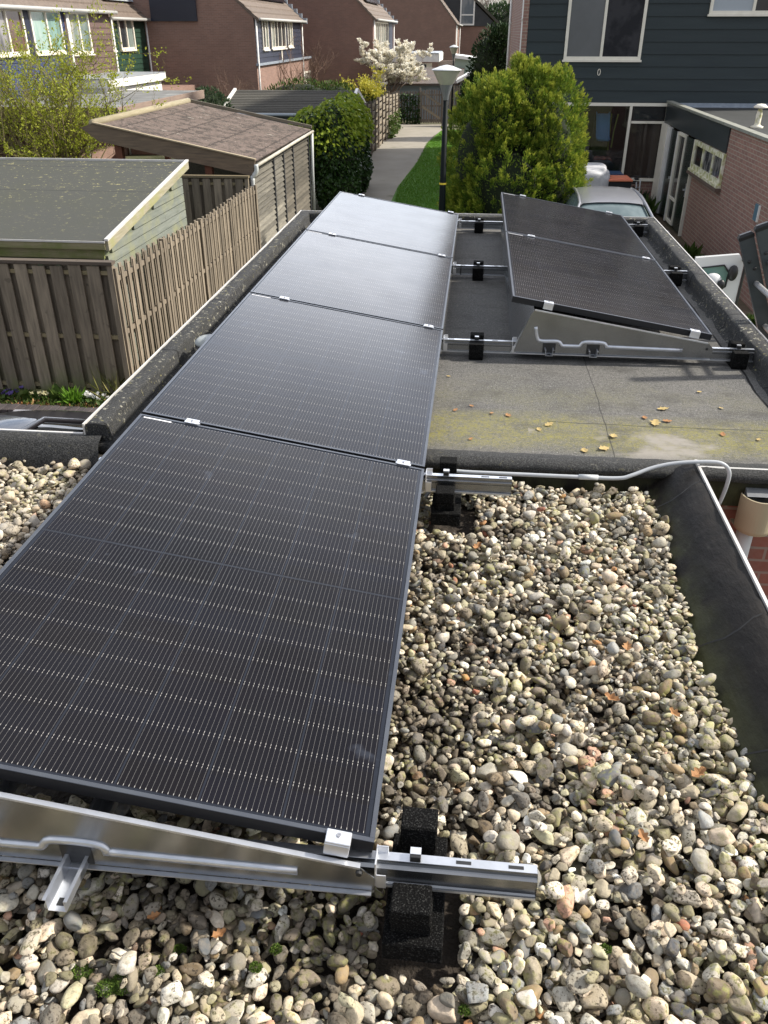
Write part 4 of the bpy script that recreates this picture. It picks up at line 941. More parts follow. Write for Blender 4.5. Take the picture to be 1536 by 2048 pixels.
hroof = MB(); hroof.prism([(HY0-.35, 4.55), (HY0+7, 9.3), (HY1+.35, 4.55), (HY1+.35, 4.75), (HY0+7, 9.5), (HY0-.35, 4.75)], 'x', HX0-.2, HX1+.2); hroof.build('roof', tile_brown, hr)
MB().prism([(HY0, 4.6), (HY1, 4.6), (HY0+7, 9.25)], 'x', HX0+.01, HX0+.2).build('gable', brick_pink, hr)
lf = MB(); lf.box(5.22, HX1, HY0-.07, HY0-.04, -.14, -.02)
lf.prism([(HY0-.40, -.155), (HY0-.04, -.10), (HY0-.04, -.12), (HY0-.40, -.165)], 'x', 5.3, HX1); lf.build('flashing', lead, hr)
for yy, r_ in ((24.55, .04), (37.0, .045)):
    d = thing('downpipe', 'white downpipe at the front corner of the dark boarded house' if yy < 30 else 'white downpipe at the back corner of the brick side wall', 'downpipe', (1.17, yy, G), 'white downpipes on the pink brick side wall')
    MB().tube([(1.18, yy, 4.5), (1.18, yy, G)], r_, 10).build('pipe', white_paint, d, smooth=True); mb = MB()
    for z in (-1.2, .3, 1.9, 3.4): mb.box(1.13, 1.24, yy-.055, yy+.055, z, z+.04)
    MB().box(1.125, 1.238, yy-.055, yy+.055, 1.9, 1.94).build('pipe_clip', white_paint, d)
# slide set in the room, standing in for its reflection in the glass
sl = thing('blue_slide', 'bright blue play slide standing in for its reflection in the big ground floor window', 'slide', (3.62, 24.9, -2.3))
pr = [(-.17, .08), (-.15, .0), (.15, .0), (.17, .08), (.19, .08), (.165, -.02), (-.165, -.02), (-.19, .08)]
V = []; F = []; path_ = [(25.05, -.36), (24.95, -.50), (24.85, -.74), (24.75, -.96), (24.68, -1.01), (24.62, -1.02)]
for y, z in path_: V += [(3.62+a+(25.05-y)*.1, y-b*.5, z+b*.6) for a, b in pr]
k = len(pr); F = [(i*k+j, i*k+(j+1) % k, (i+1)*k+(j+1) % k, (i+1)*k+j) for i in range(len(path_)-1) for j in range(k)]
MB().add(V, F).build('chute', mat('blue_plastic', (.16, .50, 1.0), rough=.4), sl, smooth=True)
MB().tube([(3.92, 24.7, -1.2), (3.95, 24.8, -.8), (4.03, 24.9, -.36)], .02, 6).tube([(3.88, 24.9, -2.3), (3.86, 25.0, -.36)], .02, 6).build('hand_rail', mat('lime_plastic', (.35, .5, .1), rough=.5), sl)
MB().box(3.42, 3.82, 25.1, 25.16, -2.3, -.35).build('frame', black_pl, sl)

# annex
an = thing('brick_annex', 'low pink brick annex with a dark fascia, doors and a row of three small windows', 'annex', (7, 19, G))
AX, AY0, AY1 = 5.2, 13.9, 24.19
aw = MB(); aw.box(AX, AX+.2, AY0+.2, 20.15, G, -.02).box(AX, 9.5, AY0-.0, AY0+.2, G, -.021); aw.box(AX, AX+.2, 20.15, AY1, -.50, -.02)
aw.build('wall', brick_pink, an)
MB().box(AX-.03, AX-.002, 17.60, 24.12, -.50, -.035).build('fascia_panel', mat('dark_fascia', (.022, .030, .034), (.045, .055, .06), sc=.8, rough=.35, st=(1, .6, 3)), an)
MB().box(AX-.06, AX+.1, AY0-.05, 24.1, -.018, .035).build('roof_trim', mat('grey_stone_trim', (.30, .30, .27), (.2, .21, .17), sc=9, rough=.8), an)
MB().quad((AX+.1, AY0, -.12), (9.4, AY0, -.12), (9.4, AY1-.05, -.12), (AX+.1, AY1-.05, -.12)).build('flat_roof', mat('annex_bitumen', (.028, .031, .031), (.04, .042, .042), sc=1.5, rough=.9), an)
MB().box(9.3, 9.45, AY0, AY1, -2.6, .02).build('side_wall', cream, an)
window(an, '-x', AX-.004, 17.55, 20.20, -1.12, -.52, cream_dirty, None, (18.42, 19.32), (), .10, .05, .05, [glass('pale_curtain_glass', (.22, .21, .2), .1, (.06, .06, .07), 9), glass('striped_curtain_glass', (.30, .29, .28), .1, (.05, .05, .06), 9), pane_brown])
MB().box(AX-.12, AX, 17.50, 20.25, -1.235, -1.175).build('sill', mat('brown_sill', (.13, .09, .07), rough=.8), an)
d1 = MB().box(AX-.035, AX-.005, 20.26, 21.16, -2.66, -.54).build('door', mat('dark_green_door', (.012, .022, .018), (.02, .032, .028), sc=1.5, rough=.25), an)
MB().box(AX-.10, AX-.036, 20.36, 20.40, -1.66, -1.62).box(AX-.075, AX-.036, 20.40, 20.52, -1.66, -1.64).box(AX-.048, AX-.036, 20.35, 20.40, -1.8, -1.5).build('handle', alu, d1)
MB().box(AX-.06, AX+.02, 20.20, 20.255, -2.68, -.52).build('door_frame', cream, an)
window(an, '-x', AX-.002, 21.18, 22.02, -2.62, -.52, cream, pane_pale, (), ((-2.05, 21.24, 21.96),), .07, .06, 0, [glass('hall_glass', (.12, .12, .11), .08, (.03, .03, .035), 4)])
d2 = MB().box(AX-.030, AX-.005, 22.12, 23.02, -2.64, -.55).build('door', bpy.data.materials['dark_green_door'], an)
MB().box(AX-.09, AX-.031, 22.2, 22.24, -1.66, -1.6).box(AX-.04, AX-.031, 22.18, 22.25, -1.8, -1.5).build('handle', alu, d2)
MB().box(AX-.07, AX+.02, 22.03, 22.11, -2.66, -.53).box(AX-.07, AX+.02, 23.03, 23.40, -2.66, -.53).build('door_frame', white_paint, an)
MB().box(AX-.09, AX+.02, 23.41, 24.12, -2.66, -.50).build('corner_board', cream, an)
nl = thing('wall_plaque', 'small blue grey plaque with a white edge on the pink brick wall', 'plaque', (AX, 14.85, -1.2))
MB().bbox(AX-.03, AX-.002, 14.78, 15.0, -1.31, -1.03, .004).build('plate', mat('blue_grey_plate', (.08, .17, .23), rough=.4), nl)
MB().box(AX-.034, AX-.002, 14.745, 14.777, -1.31, -1.03).build('edge', white_paint, nl)
rv = thing('mushroom_vent', 'cream mushroom shaped vent pipe on the annex roof', 'roof vent', (5.98, 18.6, -.12))
MB().lathe([(.12, .0), (.13, .03), (.07, .05), (.055, .08), (.06, .25), (.052, .30), (.04, .36)], (5.98, 18.6, -.12), 16).build('pipe', cream_dirty, rv, smooth=True)
MB().lathe([(.05, .37), (.14, .38), (.145, .40), (.08, .45), (.001, .46)], (5.98, 18.6, -.12), 16).build('cap', cream, rv, smooth=True)

# ------------------------------------------------------------------ terraced houses on the left
def terrace(name, label, X, y0, y1, zed, zbot_siding, m_side, wins, gable_x, m_brick, ang=40, far_back=6, seam=True, brick_low=True, pv=None, face_hole=None):
    t = thing(name, label, 'house', ((X+gable_x)/2, (y0+y1)/2, G))
    rid = (X+gable_x)/2; zr = zed+abs(rid-X)*math.tan(R(ang))
    MB().prism([(X, G), (X, zed), (rid, zr-.06), (gable_x, zed), (gable_x, G)], 'y', y0, y1).build('wall', m_brick, t)
    if m_side: siding(y0+.10, y1-.10, zbot_siding, zed-.05, X+.002, .19, '+x', [(w[0], w[1], w[2], w[3]) for w in wins]).build('boarding', m_side, t)
    for w_ in wins: window(t, '+x', X+.004, w_[0], w_[1], w_[2], w_[3], cream, pane, w_[4], w_[6] if len(w_) > 6 else (), .085, .075, .04, w_[5])
    pitched(t, X, rid, y0-.03, y1+.05, zed, R(ang), tile_brown, .22)
    g = MB().tube([(X+.30, y0-.05, zed-.19), (X+.30, y1+.05, zed-.19)], .06, 8).build('gutter', mat('grey_gutter', (.4, .4, .38), rough=.5) if 'grey_gutter' not in bpy.data.materials else bpy.data.materials['grey_gutter'], t, smooth=True)
    for yy in (y0+.06, y1-.06): MB().tube([(X+.09, yy, zed-.15), (X+.09, yy, G)], .04, 8).build('downpipe', white_paint, t, smooth=True)
    if pv:
        a = R(ang); n0 = .14
        def sp(u): return (X-u*math.cos(a)-(-n0)*math.sin(a), zed+u*math.sin(a)+n0*math.cos(a))
        (xa, za), (xb, zb) = sp(pv[2]), sp(pv[3]); MB().add([(xa, pv[0], za), (xa, pv[1], za), (xb, pv[1], zb), (xb, pv[0], zb), (xa, pv[0], za-.05), (xa, pv[1], za-.05), (xb, pv[1], zb-.05), (xb, pv[0], zb-.05)], [(0, 1, 2, 3), (0, 4, 5, 1), (0, 3, 7, 4), (1, 5, 6, 2)]).build('solar_array', glass('rooftop_solar', (.012, .013, .018), .12), t)
    return t, zr
def step_flash(t, X, y, zed, ang, n=16):
    a = R(ang); mb = MB()
    for i in range(n):
        u0 = -.25+i*.33; xa, za = X-u0*math.cos(a), zed+u0*math.sin(a); mb.box(xa-.30, xa, y, y+.16, za-.04, za+.22)
    mb.build('stepped_flashing', lead, t)
gA = [glass('room_glass', (.10, .10, .11), .05, (.25, .24, .24), 2), glass('brown_curtain', (.12, .06, .045), .1, (.05, .04, .04), 2)]
gB = [glass('green_blind', (.25, .38, .33), .12, (.32, .42, .38), 4), glass('green_blind_dim', (.22, .36, .32), .12, (.15, .25, .22), 3)]
gC = [pane_pale, glass('teal_glass', (.12, .18, .17), .06, (.22, .26, .24), 2)]
t, _ = terrace('blue_boarded_house', 'blue boarded house with white windows at the far left behind the budding tree', -14, 20.5, 30.0, 2.45, -.9, siding_blue,
               [(24.3, 26.95, 1.02, 2.25, (25.9,), gA), (27.4, 29.55, 1.02, 2.26, (28.5,), gB)], -24, brick_brown)
MB().box(-13.965, -13.95, 27.0, 27.36, .9, 2.3).build('pier', siding_navy, t)
t, _ = terrace('brown_boarded_house', 'terraced house with brown boards beside the blue one, behind the budding tree', -14.02, 30.0, 33.95, 2.45, -.9, siding_brown,
               [(30.15, 31.85, .95, 2.25, (31.0,), gC)], -24, brick_brown)
t, _ = terrace('green_boarded_house', 'green boarded house with a grey metal roof next to the brown brick gable', -14.25, 33.95, 38.28, 2.26, .10, siding_green,
               [(34.0, 34.6, 1.0, 2.1, (), [pane_pale]), (35.2, 36.8, 1.0, 2.12, (36.0,), [pane, gC[1]])], -24, brick_brown)
zf = MB(); a = R(40)
for i in range(9): 
    y = 33.95+i*.48; zf.add([(-14.6, y, 2.26+.35*math.tan(a)+.17), (-14.6, y+.47, 2.26+.35*math.tan(a)+.17), (-18.6, y+.47, 2.26+4.35*math.tan(a)+.17), (-18.6, y, 2.26+4.35*math.tan(a)+.17), (-14.6, y+.47, 2.26+.35*math.tan(a)+.21), (-18.6, y+.47, 2.26+4.35*math.tan(a)+.21)], [(0, 1, 2, 3), (1, 4, 5, 2)])
zf.build('metal_roof', zinc_roof, t)
MB().lathe([(.28, 0), (.28, 2.0), (.001, 2.02)], (-16.4, 36.3, 3.9), 12).build('flue', mat('flue_grey', (.35, .37, .40), rough=.5), t, smooth=True)
MB().box(-14.2, -12.1, 33.95, 38.26, G, -.34).build('ground_floor', brick_brown, t)
c = thing('white_dormer_extension', 'white fronted flat extension below the green boarded house', 'extension', (-13, 31, -.3))
MB().box(-14.0, -12.15, 28.2, 33.6, -.55, .02).build('wall', white_paint, c); MB().box(-14.0, -12.0, 28.1, 33.75, .025, .27).build('fascia', white_paint, c); MB().box(-14.0, -11.99, 28.08, 33.77, .275, .30).build('roof', zinc_roof, c)

def Bwins(X, f=1.0, y=0): return [(y+39.55, y+40.65, .95, 2.12, (y+40.1,), [pane, pane_pale]), (y+41.25, y+44.4, .95, 2.14, (y+42.0, y+42.65, y+43.5), [pane_pale, pane, pane, pane]), (y+44.9, y+46.1, .97, 2.10, (y+45.5,), [pane, pane_pale])]
tB, _ = terrace('navy_boarded_house', 'house with a large brown brick gable and navy boards around three cream windows', -9.5, 38.3, 48.6, 2.28, .46, siding_navy, Bwins(-9.5), -20, brick_brown, pv=(40.0, 48.0, .9, 4.5))
MB().box(-9.5, -9.38, 38.25, 51.0, .36, .455).build('ledge', lead, tB)
MB().box(-9.46, -9.44, 43.3, 43.45, .46, .93).build('trim_board', cream, tB)
MB().box(-13.9, -11.9, 38.2, 38.29, 2.02, 3.2).build('dark_panel', mat('dark_blue_panel', (.012, .018, .035), rough=.3), tB)
MB().box(-12.4, -9.52, 48.61, 51.0, G, .36).build('ground_floor', brick_brown2, tB)
window(tB, '+x', -9.51, 48.7, 50.9, -1.3, -.25, cream, pane_pale, (49.4, 50.1), (), .08, .06, .03)
step_flash(tB, -9.35, 48.66, 2.2, 40)
MB().prism([(-20.1, 2.1), (-9.3, 2.1), (-14.75, 6.75)], 'y', 48.61, 48.64).build('verge', brick_brown, tB)
tC, _ = terrace('cream_fronted_house', 'house with a dark brown brick gable and cream upper front behind the white magnolia', -5.98, 51.5, 63.2, 2.40, 0, None, [(52.2, 55.0, .7, 2.15, (53.1, 54.0), [pane_pale, pane, pane_pale]), (55.2, 59.5, .7, 2.15, (56.6, 58.0), [pane_pale, pane_pale, pane]), (52.4, 56.5, -2.0, -.4, (53.8, 55.1), [pane_pale, pane, pane])], -17.5, brick_brown2, 43, pv=(54, 61, 1.0, 5))
MB().box(-5.975, -5.95, 51.7, 63.0, -.1, .66).build('front_panel', cream, tC); MB().box(-5.975, -5.93, 60.2, 62.6, -.1, 2.2).build('dark_door_panel', siding_navy, tC)
step_flash(tC, -5.85, 63.0, 2.3, 43, 18)
tD, _ = terrace('far_brown_gable_house', 'plain dark brown brick gable house at the middle of the skyline', -2.2, 80, 92, 2.35, 0, None, [(81, 84, .4, 2.1, (82.4,), [pane_pale, pane])], -15.5, brick_brown2, 49)
E_ = thing('charcoal_gable_house', 'far house with a charcoal boarded gable and a tall white window', 'house', (-2, 98, G))
MB().prism([(-9, G), (-9, 2.1), (-3.5, 6.8), (.9, 2.1), (.9, G)], 'y', 95, 106).build('wall', brick_brown2, E_)
MB().prism([(-7.9, 2.12), (-3.55, 6.4), (1.55, 2.12)], 'y', 94.9, 94.97).build('gable_boards', siding_char, E_)
MB().prism([(-3.55, 6.8), (-3.55, 6.5), (2.0, 1.95), (2.15, 2.1)], 'y', 94.7, 106).build('roof', tile_dark, E_)
window(E_, '-y', 94.88, -2.25, -.80, 2.2, 4.9, white_paint, None, (), ((3.1, -2.1, -.9),), .14, .08, 0, [glass('far_glass', (.10, .12, .14), .1, (.2, .21, .22), 2)])
# far low buildings beyond the gate
f1 = thing('white_fascia_building', 'low building with a broad white fascia and dark window behind the magnolia', 'building', (-5, 63, G))
MB().box(-8.0, -2.9, 62.4, 68, G, -.75).build('wall', mat('cream_render', (.45, .42, .36), rough=.8), f1); MB().box(-6.1, -2.7, 62.1, 68, -.12, .36).build('fascia', white_paint, f1); MB().box(-8, -6.15, 62.2, 68, -.3, .0).build('side_fascia', cream, f1)
MB().box(-5.9, -3.2, 62.35, 62.39, -.72, -.2).build('window', cream, f1); MB().box(-5.6, -3.6, 62.30, 62.345, -.62, -.27).build('window_pane', pane, f1)
MB().box(-8.0, -2.75, 62.05, 68.1, .365, .42).build('roof', zinc_roof, f1)
f2 = thing('pale_brick_wall', 'weathered pale brick wall right of the white fascia building', 'wall', (-2.3, 64, G))
MB().box(-2.85, -1.4, 63.5, 63.8, G, -.08).build('masonry', brick('pale_brick', (.36, .28, .24), (.28, .2, .17), (.4, .36, .3)), f2)
f3 = thing('felt_roof_shed', 'low shed with a dark felt roof right behind the garden gate', 'shed', (-2.5, 54, G))
MB().box(-5.2, -1.1, 51.0, 57.5, G, -.95).build('wall', mat('grey_blue_board', (.25, .31, .36), rough=.7), f3); MB().add([(-5.4, 50.7, -.88), (-.9, 50.7, -.86), (-.9, 58, -.34), (-5.4, 58, -.30), (-5.4, 50.7, -.98), (-.9, 50.7, -.96)], [(0, 1, 2, 3), (4, 5, 1, 0)]).build('roof', mat('dark_felt', (.07, .07, .066), (.13, .09, .07), sc=1.1, rough=.9), f3)
f4 = thing('pale_green_shed', 'pale green lean-to with a white sloping verge behind the far lamp', 'shed', (-.8, 58, G))
MB().prism([(-1.55, G), (-1.55, .22), (.45, -.02), (.45, G)], 'y', 58, 61).build('wall', mat('pale_green_board', (.30, .36, .30), rough=.7), f4); MB().prism([(-1.65, .22), (-1.6, .40), (.6, .14), (.55, -.02)], 'y', 57.8, 61).build('roof', white_paint, f4)
f5 = thing('garden_house', 'small garden house with a white barge board and a blue window', 'shed', (.3, 50, G))
MB().prism([(-1.0, G), (-1.0, -.75), (.5, .05), (2.2, -.8), (2.2, G)], 'y', 50.2, 53).build('wall', mat('grey_render', (.22, .22, .22), rough=.8), f5); MB().prism([(-1.15, -.82), (.5, .02), (.5, .18), (-1.2, -.68)], 'y', 49.9, 53.2).build('barge_board', white_paint, f5)
MB().box(-.75, .15, 50.08, 50.18, -.98, -.55).build('window', white_paint, f5); MB().box(-.68, -.34, 50.05, 50.085, -.93, -.60).box(-.26, .08, 50.05, 50.085, -.93, -.60).build('blue_pane', mat('blue_pane', (.04, .16, .42), rough=.15), f5)

# ------------------------------------------------------------------ fences, gate
def plank_fence(name, label, A, B, h, bw, gap, m, m_rail, alt=True, group='plank fences', posts=True, z0=G, hf=lambda t: 0, rails=(.12, .5, .9), rw=.05, pt=.02, side=1, cap=None):
    """A..B in plan; boards alternately in front of and behind the rails"""
    A, B = Vector((*A, 0)), Vector((*B, 0)); d = (B-A); Ln = d.length; d = d/Ln; nrm = Vector((-d.y, d.x, 0))*side
    t = thing(name, label, 'fence', ((A.x+B.x)/2, (A.y+B.y)/2, z0), group)
    mb = MB()
    def pl(a, b, o0, o1, za, zb, mbb, zc=None):
        P = [A+d*a+nrm*o0, A+d*b+nrm*o0, A+d*b+nrm*o1, A+d*a+nrm*o1]; zc = zb if zc is None else zc
        V = [(p.x, p.y, za) for p in P]+[(P[0].x, P[0].y, zb), (P[1].x, P[1].y, zc), (P[2].x, P[2].y, zc), (P[3].x, P[3].y, zb)]
        mbb.add(V, [(0, 3, 2, 1), (4, 5, 6, 7), (0, 1, 5, 4), (1, 2, 6, 5), (2, 3, 7, 6), (3, 0, 4, 7)])
    s = 0.02; i = 0
    while s+bw < Ln:
        hh = h+hf(s/Ln)+random.uniform(-.012, .012); o = -.045 if (i % 2 == 0 or not alt) else .025
        tilt = random.uniform(-.004, .004)
        pl(s+tilt, s+bw+tilt, o, o+pt, z0+.04+random.uniform(0, .02), z0+hh-.04, mb); s += bw+gap; i += 1
    mb.build('boards', m, t)
    for r_ in rails:
        rb = MB(); pl(0, Ln, -.024, .024, z0+h*r_-rw/2, z0+h*r_+rw/2, rb); rb.build('rail', m_rail, t)
    if cap: cb = MB(); pl(-.05, Ln+.05, -.06, .06, z0+h-.02, z0+h+.02, cb); cb.build('cap_rail', cap, t)
    if posts:
        k = max(1, round(Ln/1.85))
        for i in range(k+1):
            pb = MB(); s = Ln*i/k; pl(s-.035, s+.035, -.036, .036, z0, z0+h-.03+hf(i/k), pb); pb.build('post', m, t)
    return t
plank_fence('plank_fence', 'brown weathered plank fence facing the flower bed at the left', (-10.5, 8.95), (-4.42, 9.02), 1.80, .165, -.045, fence_grey, rail_tan, cap=wood('cap_wood', (.12, .095, .07), (.07, .055, .045), 'x', .1), rails=(.07, .46, .93))
plank_fence('plank_fence', 'sunlit see-through slat fence running along the garage toward the boarded shed', (-4.39, 9.05), (-4.22, 15.85), 1.76, .078, .022, fence_tan, fence_tan, rails=(.12, .5, .9), rw=.06, pt=.018, side=-1, hf=lambda t: .02*math.sin(t*9)-.03*t)
plank_fence('plank_fence', 'shaded plank fence between the green shed and the boarded shed', (-7.2, 15.62), (-4.32, 15.66), 1.88, .15, -.04, fence_grey, rail_tan, cap=wood('cap_wood_light', (.2, .16, .1), (.13, .105, .06), 'x', .1), rails=(.1, .5, .93))
plank_fence('plank_fence', 'tall grey plank fence beyond the ivy hedge at the left of the path', (-4.32, 28.2), (-4.22, 33.7), 2.02, .14, .012, fence_far, fence_far, alt=False, hf=lambda t: -.02)
plank_fence('plank_fence', 'grey plank fence left of the garden gate, overgrown with ivy', (-4.4, 48.1), (-3.05, 48.1), 1.62, .10, .05, fence_far, fence_far, alt=False)
plank_fence('plank_fence', 'grey plank fence right of the garden gate behind the lamp post', (-1.78, 47.2), (1.9, 46.6), 1.95, .11, .05, fence_far, fence_far, alt=False)
# woven panels
def woven(label, A, B, h, hh=lambda t: 0):
    t = thing('woven_fence', label, 'fence', ((A[0]+B[0])/2, (A[1]+B[1])/2, G), 'woven slat fence panels along the path')
    n = 12; mb = MB(); A = Vector((*A, 0)); B = Vector((*B, 0)); d = B-A; Ln = d.length; d /= Ln; nr = Vector((d.y, -d.x, 0)); m = 26
    for i in range(n):
        z0_ = G+.06+i*(h-.1)/n; z1_ = z0_+(h-.1)/n*.80; V = []
        for j in range(m+1):
            p = A+d*Ln*j/m; w_ = .05*math.sin(j/m*math.pi*3.0+(math.pi if i % 2 else 0)); dz = hh(j/m)*(i+.5)/n
            for o, z in ((w_+.006, z0_), (w_+.006, z1_), (w_-.006, z1_), (w_-.006, z0_)): q = p+nr*o; V.append((q.x, q.y, z+dz))
        mb.add(V, [(j*4+k, j*4+(k+1) % 4, j*4+4+(k+1) % 4, j*4+4+k) for j in range(m) for k in range(4)]+[(0, 1, 2, 3)])
    mb.build('slats', woven_wood, t)
    for s in (0, 1/3, 2/3, 1):
        p = A+d*Ln*s; q_ = .012 if s in (1/3, 2/3) else .035; MB().box(p.x-.06, p.x+.06, p.y-q_, p.y+q_, G, G+h+.02+hh(s)).build('post', fence_far, t)
    return t
woven('woven slat fence panel nearest along the path', (-4.17, 33.8), (-4.13, 37.3), 1.95, lambda t: -.05*t)
woven('woven slat fence panel in the middle of the row along the path', (-4.13, 37.4), (-4.10, 41.4), 1.93, lambda t: .03*math.sin(t*3))
woven('mossy woven slat fence panel farthest along the path', (-4.10, 41.5), (-4.02, 45.6), 1.85, lambda t: -.14*t)
g_ = thing('garden_gate', 'slatted wooden garden gate with an arched top at the end of the path', 'gate', (-2.4, 48.1, G))
mb = MB(); X = -3.0
for i in range(9):
    t_ = (i-4)/4.2; mb.box(-3.0+i*.135, -3.0+i*.135+.085, 48.06, 48.09, G+.06, G+1.60+.07*(1-t_*t_))
mb.build('slats', fence_far, g_); MB().box(-3.0, -1.83, 48.09, 48.13, G+.15, G+.24).build('rail', fence_far, g_); MB().box(-3.0, -1.83, 48.09, 48.13, G+.85, G+.93).build('rail', fence_far, g_); MB().box(-3.0, -1.83, 48.09, 48.13, G+1.38, G+1.46).build('rail', fence_far, g_)
MB().add([(-2.98, 48.05, G+.82), (-2.9, 48.05, G+.92), (-1.9, 48.05, G+.32), (-1.98, 48.05, G+.22)], [(0, 1, 2, 3)]).add([(-2.98, 48.05, G+1.5), (-2.9, 48.05, G+1.55), (-1.9, 48.05, G+.98), (-1.98, 48.05, G+.9)], [(0, 1, 2, 3)]).build('brace', woven_wood, g_)
MB().box(-3.09, -3.01, 48.02, 48.12, G, G+1.75).build('post', fence_far, g_); MB().box(-1.82, -1.72, 48.02, 48.12, G, G+1.85).build('post', fence_far, g_)

# ------------------------------------------------------------------ sheds
sh1 = thing('green_shed', 'pale green boarded shed with a grey felt roof and mossy fascia at the left', 'shed', (-7, 12, G))
RX = -4.93
G1 = G-.15
def zr1(y): return -.87+(y-10.1)*(.50/3.45)
rf = MB(); rf.add([(-12, 10.08, zr1(10.1)), (RX, 10.08, zr1(10.1)), (RX, 13.6, zr1(13.6)), (-12, 13.6, zr1(13.6)), (-12, 10.08, zr1(10.1)-.02), (RX, 10.08, zr1(10.1)-.02)], [(0, 1, 2, 3), (4, 5, 1, 0)])
fm = NB('weathered_green_felt'); p = fm.pos(); s_ = fm.n('SeparateXYZ'); fm.l(p, s_.inputs[0])
c = fm.mix(fm.noise(p, 90, 3), (.036, .038, .032), (.075, .077, .066)); c = fm.mix(fm.ramp(fm.noise(p, 1, 4), [(.4, 0.), (.7, .6)]), c, (.055, .058, .04))
dl = fm.ramp(fm.noise(fm.map(p, (1, 1.5, 1)), 11, 5, .8), [(.605, 0.), (.63, 1.)]); ed = fm.ramp(fm.math('MULTIPLY_ADD', s_.outputs[1], .32, -3.05), [(.0, .15), (.9, 1.)]); c = fm.mix(fm.math('MULTIPLY', dl, ed), c, (.40, .36, .16))
for ys in (11.4, 12.6): c = fm.mix(fm.math('LESS_THAN', fm.math('ABSOLUTE', fm.math('SUBTRACT', s_.outputs[1], ys)), .012), c, (.03, .03, .028))
fm.col(c); fm.set(Roughness=.9); fm.bump(fm.noise(p, 90, 3), .4, .004)
rf.build('felt_roof', fm.m, sh1)
MB().box(-12, RX, 10.03, 10.077, -.97, -.872).build('front_fascia', beam_moss, sh1); MB().box(-12, RX+.01, 10.018, 10.03, -.885, -.862).build('front_trim', white_trim, sh1)
MB().box(-12, RX-.06, 10.09, 10.13, -1.10, -.975).build('under_fascia', beam_moss, sh1)
MB().prism([(10.05, -.985), (10.05, -.86), (13.62, zr1(13.62)+.01), (13.62, zr1(13.62)-.10)], 'x', RX+.001, RX+.045).build('side_fascia', wood('pale_side_fascia', (.36, .33, .25), (.24, .22, .14), 'y', .1, 3, (.28, .28, .12)), sh1)
MB().prism([(10.04, -.862), (10.04, -.835), (13.63, zr1(13.62)+.035), (13.63, zr1(13.62)+.012)], 'x', RX+.0, RX+.052).build('side_trim', white_trim, sh1)
MB().box(-12, RX, 13.602, 13.63, zr1(13.6)-.05, zr1(13.6)+.03).build('back_trim', white_trim, sh1)
mb = MB(); z = G
while z < -.5:
    yb = 10.2; ytop = 13.5; zt = z+.118
    y_s = 10.2 if zt < -.98 else 10.2+(zt+.98)/(.50/3.45)
    if y_s < 13.3: mb.box(RX-.09, RX-.055+random.uniform(0, .004), y_s, 13.5, z, zt-.006)
    z += .125
mb.build('side_boards', board_green, sh1)
mb = MB(); z = G
while z < -1.12: mb.box(-11.8, RX-.095, 10.15, 10.18, z, z+.119); z += .125
mb.build('front_boards', board_green_shade, sh1)
MB().prism([(10.2, G), (13.5, G), (13.5, -.5), (10.2, -1.0)], 'x', -11.8, RX-.092).build('wall_core', board_green_shade, sh1)

for o_ in [sh1]: o_.location = Vector(o_.location)+Vector((.33, -.67, .15))
sh2 = thing('boarded_shed', 'open sided shed with a sloping corrugated roof and dark weathered lap boards', 'shed', (-6.2, 20, G))
def zr2(x): return -.74+(-4.5-x)*(.66/3.45)
sy0, sy1 = 17.2, 23.3
# corrugated sheets: ridges run down the slope
mb = MB(); nW = 300; V = []; F = []
for i in range(nW+1):
    y = sy0+.02+(sy1-sy0-.04)*i/nW; zz = .018*math.sin(i/nW*math.pi*2*62)
    for x in (-4.47, -5.6, -6.75, -7.65): V.append((x, y, zr2(x)+zz+.02))
for i in range(nW):
    for j in range(3): F.append((i*4+j, (i+1)*4+j, (i+1)*4+j+1, i*4+j+1))
cm_ = mat('old_corrugated_sheet', (.165, .125, .105), (.235, .185, .155), sc=1.3, rough=.95, bump=.6, bsc=18, bd=.01, c3=(.06, .052, .048), c3sc=1.8, c3lo=.48, c3hi=.66)
bb = NB('mossy_corrugated_sheet'); p = bb.pos(); c = bb.mix(bb.noise(p, 1.5, 5, .7), (.125, .095, .082), (.21, .165, .14)); c = bb.mix(bb.ramp(bb.noise(p, 3.5, 7, .85), [(.47, 0.), (.58, .85)]), c, (.05, .043, .038)); c = bb.mix(bb.ramp(bb.noise(bb.map(p, (1, 2, 1)), 2.4, 5, .75), [(.62, 0.), (.68, .7)]), c, (.42, .38, .32)); c = bb.mix(bb.ramp(bb.noise(p, 30, 3, .7), [(.66, 0.), (.7, .8)]), c, (.5, .46, .36))
s_ = bb.n('SeparateXYZ'); bb.l(p, s_.inputs[0]); c = bb.mix(bb.math('MULTIPLY', bb.math('LESS_THAN', bb.math('FRACT', bb.math('ADD', bb.math('MULTIPLY', s_.outputs[0], 1.15), bb.math('MULTIPLY', bb.noise(p, 9, 3), .10))), .05), .75), c, (.05, .04, .035))
bb.col(c); bb.set(Roughness=.95); bb.bump(bb.noise(p, 30, 4), .5, .01)
MB().add(V, F).build('roof', bb.m, sh2, smooth=True)
MB().prism([(-4.55, -.99), (-4.47, -.70), (-7.67, zr2(-7.67)+.06), (-7.92, zr2(-7.67)-.02), (-7.6, zr2(-7.67)-.26)], 'y', sy0-.05, sy0).build('front_beam', beam_wood, sh2)
MB().prism([(-4.47, -.698), (-4.47, -.675), (-7.67, zr2(-7.67)+.085), (-7.67, zr2(-7.67)+.062)], 'y', sy0-.08, sy0+.02).build('beam_cap', wood('pale_cap', (.34, .28, .19), (.24, .19, .12), 'x', .05), sh2)
